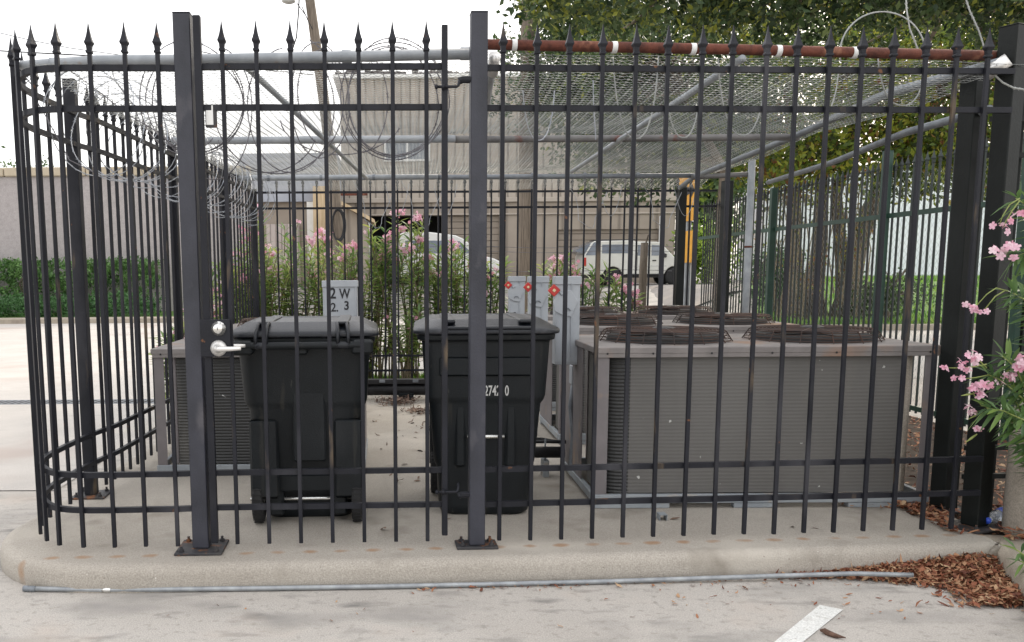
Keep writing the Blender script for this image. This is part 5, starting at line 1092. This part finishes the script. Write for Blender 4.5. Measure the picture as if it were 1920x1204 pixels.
def oleander(base, h, nst, spr, lab, seed, flower=.55, lsz=.185, mt='leaf_ole', lean=(0, 0), low=.25, nlv=(42, 63), grp='pink-flowered oleander shrubs behind the fences', fsz=.027, zlow=.1):
    R = random.Random(seed); th = Thing('oleander', base, lab, 'shrub', grp); g = MB(); fgs = []; P, D, L, W, rn = [], [], [], [], []
    for s_ in range(nst):
        a = R.random()*6.28; rr = spr*math.sqrt(R.random()); hh = h*R.uniform(.74, 1.03)*(1-.18*(rr/spr)**2); b = Vector((base[0]+R.gauss(0, .06), base[1]+R.gauss(0, .06), base[2])); tip = Vector((base[0]+rr*C_(a)+lean[0]*hh, base[1]+rr*S(a)*.7+lean[1]*hh, base[2]+hh))
        mid = b.lerp(tip, .55)+Vector((-rr*C_(a)*.18, -rr*S(a)*.12, .06*h)); pts = [((1-t)**2)*b+2*t*(1-t)*mid+t*t*tip for t in [i/7 for i in range(8)]]
        g.tube(pts, [.011*(1-.75*i/7)+.002 for i in range(8)], 5); n = R.randint(*nlv); tone = R.gauss(.35, .14)
        for i in range(n):
            t = low+(1-low)*((i//3*3+.5)/n); k = t*7; i0 = min(6, int(k)); p = pts[i0].lerp(pts[i0+1], k-i0); tg = (pts[i0+1]-pts[i0]).normalized(); aa = (i % 3)*2.09+(i//3)*1.05+R.gauss(0, .25); o_ = tg.orthogonal().normalized(); o_ = Matrix.Rotation(aa, 3, tg) @ o_
            up_ = .9*t+.15-R.random()*.35; d = (o_+tg*up_).normalized(); d.z -= .25*(1-t); P.append(p); D.append(d); L.append(lsz*R.uniform(.65, 1.15)); W.append(lsz*R.uniform(.13, .185)); rn.append(tone+.08+.22*max(0, .55-t)*R.random()*2+R.gauss(0, .12)+(.25 if t < .5 and R.random() < .3 else 0))
        if R.random() < flower:
            fgs.append(MB()); c0 = tip+Vector((0, 0, .035)); nb = R.randint(9, 16)
            for _ in range(nb): blossom(fgs[-1], c0+Vector((R.gauss(0, .034), R.gauss(0, .034), R.gauss(0, .026))), R, fsz)
        elif R.random() < .2:
            fgs.append(MB()); c0 = tip+Vector((R.gauss(0, .03), 0, .03)); [blossom(fgs[-1], c0+Vector((R.gauss(0, .02), R.gauss(0, .02), R.gauss(0, .015))), R, fsz*.9) for _ in range(3)]
    th.part('stems', g, 'stem', smooth=True); leaves_dir('foliage', P, D, L, W, mt, th.loc, th.o, np.array(rn))
    for f_ in fgs: th.part('flower_cluster', f_, 'petal')
    return th
YO_ = 11.3
specs = [ # px, y, top py, nst, spread, label
 (478, 10.95, 455, 26, .34, 'oleander filling the back left corner next to the corner post'), (512, 11.6, 395, 30, .40, 'tall oleander with a high pink bloom in front of the grey low building'),
 (556, 11.3, 450, 26, .34, 'oleander right of the back left corner before the pinkish sliding door'), (606, 11.7, 428, 26, .34, 'oleander before the orange-lit wooden panel'),
 (650, 11.2, 470, 28, .33, 'oleander rising directly behind the hand-lettered box'), (694, 11.5, 432, 28, .32, 'oleander at the left edge of the dark garage opening'),
 (722, 11.3, 398, 22, .22, 'tall slim oleander with the highest bloom at the dark garage opening'), (770, 11.6, 398, 26, .26, 'tall oleander with twin blooms in front of the white van rear'),
 (812, 11.2, 432, 30, .32, 'bushy oleander in front of the white van windows'), (858, 11.5, 446, 30, .34, 'oleander in front of the white van windscreen'),
 (912, 11.3, 480, 26, .32, 'lower oleander by the white van nose beside the thick hinge post'),
 (1042, 11.5, 488, 26, .30, 'oleander between the isolator boxes and the silver truck'), (1108, 11.6, 468, 28, .36, 'oleander hiding the rear of the silver truck'), (1165, 11.4, 520, 16, .22, 'small low oleander under the silver truck wheel')]
for i, (px, y, py, ns, sp, lb) in enumerate(specs):
    x = X(px, y); top = ony(px, py, y).z; oleander((x, y, .06), (top-.06)*1.02, int(ns*.58), sp*1.25, lb, 100+i, flower=.26, low=.12 if px < 700 else .2)
oleander((X(762, 11.0)+.03, 11.05, .06), 1.0, 12, .36, 'sparse low oleander with bare stems in the gap between the bins', 300, flower=.25, low=.35, nlv=(16, 26))
for i, (x, y, h, lb) in enumerate(((-2.02, 8.6, .95, 'low oleander outside the left fence beside the short grey unit'), (-2.0, 9.6, 1.25, 'oleander outside the left fence just beyond the lock-side post'), (-1.98, 10.6, 1.7, 'taller oleander outside the rear end of the left fence'), (-1.75, 11.3, 1.9, 'oleander outside the far end of the left fence by the corner'))):
    oleander((x, y, .02), h, 20, .26, lb, 400+i, flower=.35)
# the near one on the right, its shoots reaching in
th = Thing('oleander', (3.35, 4.42, .1), 'near pink oleander reaching in front of the dark end post from the right', 'shrub', 'pink-flowered oleander shrubs behind the fences')
R = random.Random(21); g = MB(); g2 = MB(); fg = MB(); P, D, L, W, rn = [], [], [], [], []
root = Vector((3.35, 4.30, .12))
def shoot(pts, y, nl, lsz=.12, start=.3, r0=.006, tone=.4, mp=None):
    q = [ony(px, py, y+dy) for px, py, dy in [(p[0], p[1], p[2] if len(p) > 2 else 0) for p in pts]]; g.tube(q, [r0*(1-.6*i/(len(q)-1)) for i in range(len(q))], 6)
    for i in range(nl):
        t = start+(1-start)*(i//3*3+1)/nl; k = t*(len(q)-1); i0 = min(len(q)-2, int(k)); p = q[i0].lerp(q[i0+1], k-i0); tg = (q[i0+1]-q[i0]).normalized(); o_ = Matrix.Rotation((i % 3)*2.09+(i//3)*1.05+R.gauss(0, .3), 3, tg) @ tg.orthogonal().normalized()
        d = (o_*.9+tg*(.35+.5*t)).normalized(); d.z -= .22; P.append(p); D.append(d); L.append(lsz*R.uniform(.7, 1.15)); W.append(lsz*R.uniform(.15, .2)); rn.append(tone+R.gauss(0, .17))
YN = 4.05
for sh in ([(1990, 1000), (1960, 860), (1935, 760), (1905, 690), (1880, 668)], [(2010, 960), (1960, 820), (1920, 750), (1880, 715), (1852, 702)], [(1990, 980, .1), (1950, 880, .1), (1925, 800, .08), (1905, 752, .05)], [(2020, 940), (1980, 800), (1950, 735), (1915, 712)],
           [(2000, 960, -.1), (1960, 850, -.1), (1925, 790, -.12), (1880, 770, -.12), (1850, 766, -.1)], [(2030, 900), (1990, 760), (1960, 640), (1925, 565), (1898, 548)], [(2040, 860, .1), (1985, 690, .1), (1950, 600, .1), (1918, 540, .1)], [(2040, 860, .05), (1990, 640, .05), (1965, 480, .05), (1935, 392, .05), (1905, 372, .05)],
           [(2020, 900, -.05), (1990, 700, -.05), (1962, 520, -.05), (1935, 470, 0), (1900, 482, 0)], [(2020, 900, -.1), (1985, 860, -.1), (1950, 830, -.1), (1915, 800, -.08), (1895, 790, -.08)], [(2030, 950, .1), (1980, 900, .1), (1945, 850, .1), (1918, 820, .1)], [(2040, 980), (2000, 870), (1975, 780), (1950, 700), (1940, 650)], [(2050, 900), (2010, 720), (1980, 600), (1960, 540)]):
    shoot(sh, YN, 42, .118, .35)
for _ in range(16):
    px = R.uniform(1895, 2010); py = R.uniform(640, 850); shoot([(px+60, py+170, .1), (px+30, py+70, .08), (px, py, .05*R.random())], YN+R.uniform(-.1, .25), 30, .115, .1, tone=.35)
shoot([(1960, 1080), (1925, 1045), (1905, 1030)], 3.85, 10, .09, .2); shoot([(1975, 1100), (1935, 1062), (1912, 1052)], 3.85, 9, .085, .2)
for cx, cy, n, rad, sz in ((1872, 428, 5, .022, .021), (1880, 470, 9, .028, .024), (1903, 462, 3, .01, .02), (1826, 575, 5, .02, .02), (1842, 584, 3, .01, .018), (1815, 672, 7, .026, .02), (1830, 664, 4, .014, .02), (1773, 690, 2, .005, .022), (1805, 685, 3, .012, .019), (1812, 694, 2, .008, .02), (1798, 713, 3, .008, .018), (1822, 727, 3, .008, .02), (1841, 722, 4, .012, .025), (1838, 740, 4, .012, .025), (1816, 765, 2, .008, .022), (1826, 769, 2, .008, .02), (1834, 804, 3, .006, .02), (1875, 715, 2, .008, .02), (1893, 708, 4, .012, .024), (1911, 690, 6, .02, .026), (1918, 398, 6, .02, .026), (1917, 672, 3, .012, .02)):
    c = ony(cx, cy, YN-.03)
    fg = MB(); [blossom(fg, c+Vector((R.gauss(0, rad), R.gauss(0, rad), R.gauss(0, rad*.8))), R, sz*.84) for _ in range(n)]; th.part('flower_cluster', fg, 'petal')
for pts in ([(1912, 372), (1893, 384), (1880, 405), (1874, 422)], [(1912, 376), (1898, 395), (1886, 415), (1882, 426)], [(1890, 546), (1868, 540), (1850, 552), (1832, 572)], [(1884, 545), (1866, 556), (1845, 582)], [(1850, 683), (1825, 688), (1800, 690), (1776, 690)], [(1855, 703), (1830, 708), (1802, 711)], [(1850, 690), (1840, 680), (1828, 670)], [(1862, 768), (1840, 760), (1828, 745), (1825, 735)]):
    g2 = MB(); g2.tube([ony(x, y, YN-.02) for x, y in pts], [.0032, .0028, .0024, .002][:len(pts)], 5); th.part('flower_stalk', g2, 'stem_green', smooth=True)
for a, b in (((1802, 742), (1826, 738)), ((1816, 786), (1842, 772)), ((1810, 830), (1832, 814))):
    A_, B_ = ony(*a, YN-.02), ony(*b, YN-.02); g2 = MB(); g2.tube([A_, A_.lerp(B_, .5), B_], [.0012, .0052, .003], 6); th.part('seed_pod', g2, 'stem_green', smooth=True)
th.part('stems', g, 'stem_green', smooth=True); leaves_dir('foliage', P, D, L, W, 'leaf_ole_near', th.loc, th.o, np.array(rn))

# ================================================================ daylight
w = bpy.data.worlds.new('World'); sc.world = w; w.use_nodes = True; nt = w.node_tree; L = nt.links.new; bg = nt.nodes['Background']
sky = nt.nodes.new('ShaderNodeTexSky'); sky.sky_type = 'NISHITA'; sky.sun_disc = False; EL, AZ = 30, 38       # sun behind and to the right
sky.sun_elevation = math.radians(EL); sky.sun_rotation = math.radians(AZ); sky.air_density = 1.2; sky.dust_density = 4.5; sky.ozone_density = 1.5
mx = nt.nodes.new('ShaderNodeMix'); mx.data_type = 'RGBA'; mx.inputs[0].default_value = .72; L(sky.outputs[0], mx.inputs[6]); mx.inputs[7].default_value = (10.0, 9.8, 9.7, 1)
L(mx.outputs[2], bg.inputs[0]); bg.inputs[1].default_value = .12
sl = bpy.data.lights.new('sun', 'SUN'); sl.energy = 1.5; sl.angle = math.radians(11); sl.color = (1, .9, .76); so = bpy.data.objects.new('sun', sl); col.objects.link(so)
dv = Vector((S(math.radians(AZ))*C_(math.radians(EL)), C_(math.radians(AZ))*C_(math.radians(EL)), S(math.radians(EL)))); so.rotation_euler = dv.to_track_quat('Z', 'Y').to_euler(); so.location = (10, 10, 20)
sc.view_settings.view_transform = 'Standard'; sc.view_settings.look = 'None'; sc.view_settings.exposure = .92; sc.view_settings.gamma = 1
sc.cycles.max_bounces = 6; sc.cycles.transparent_max_bounces = 6; sc.cycles.use_denoising = True
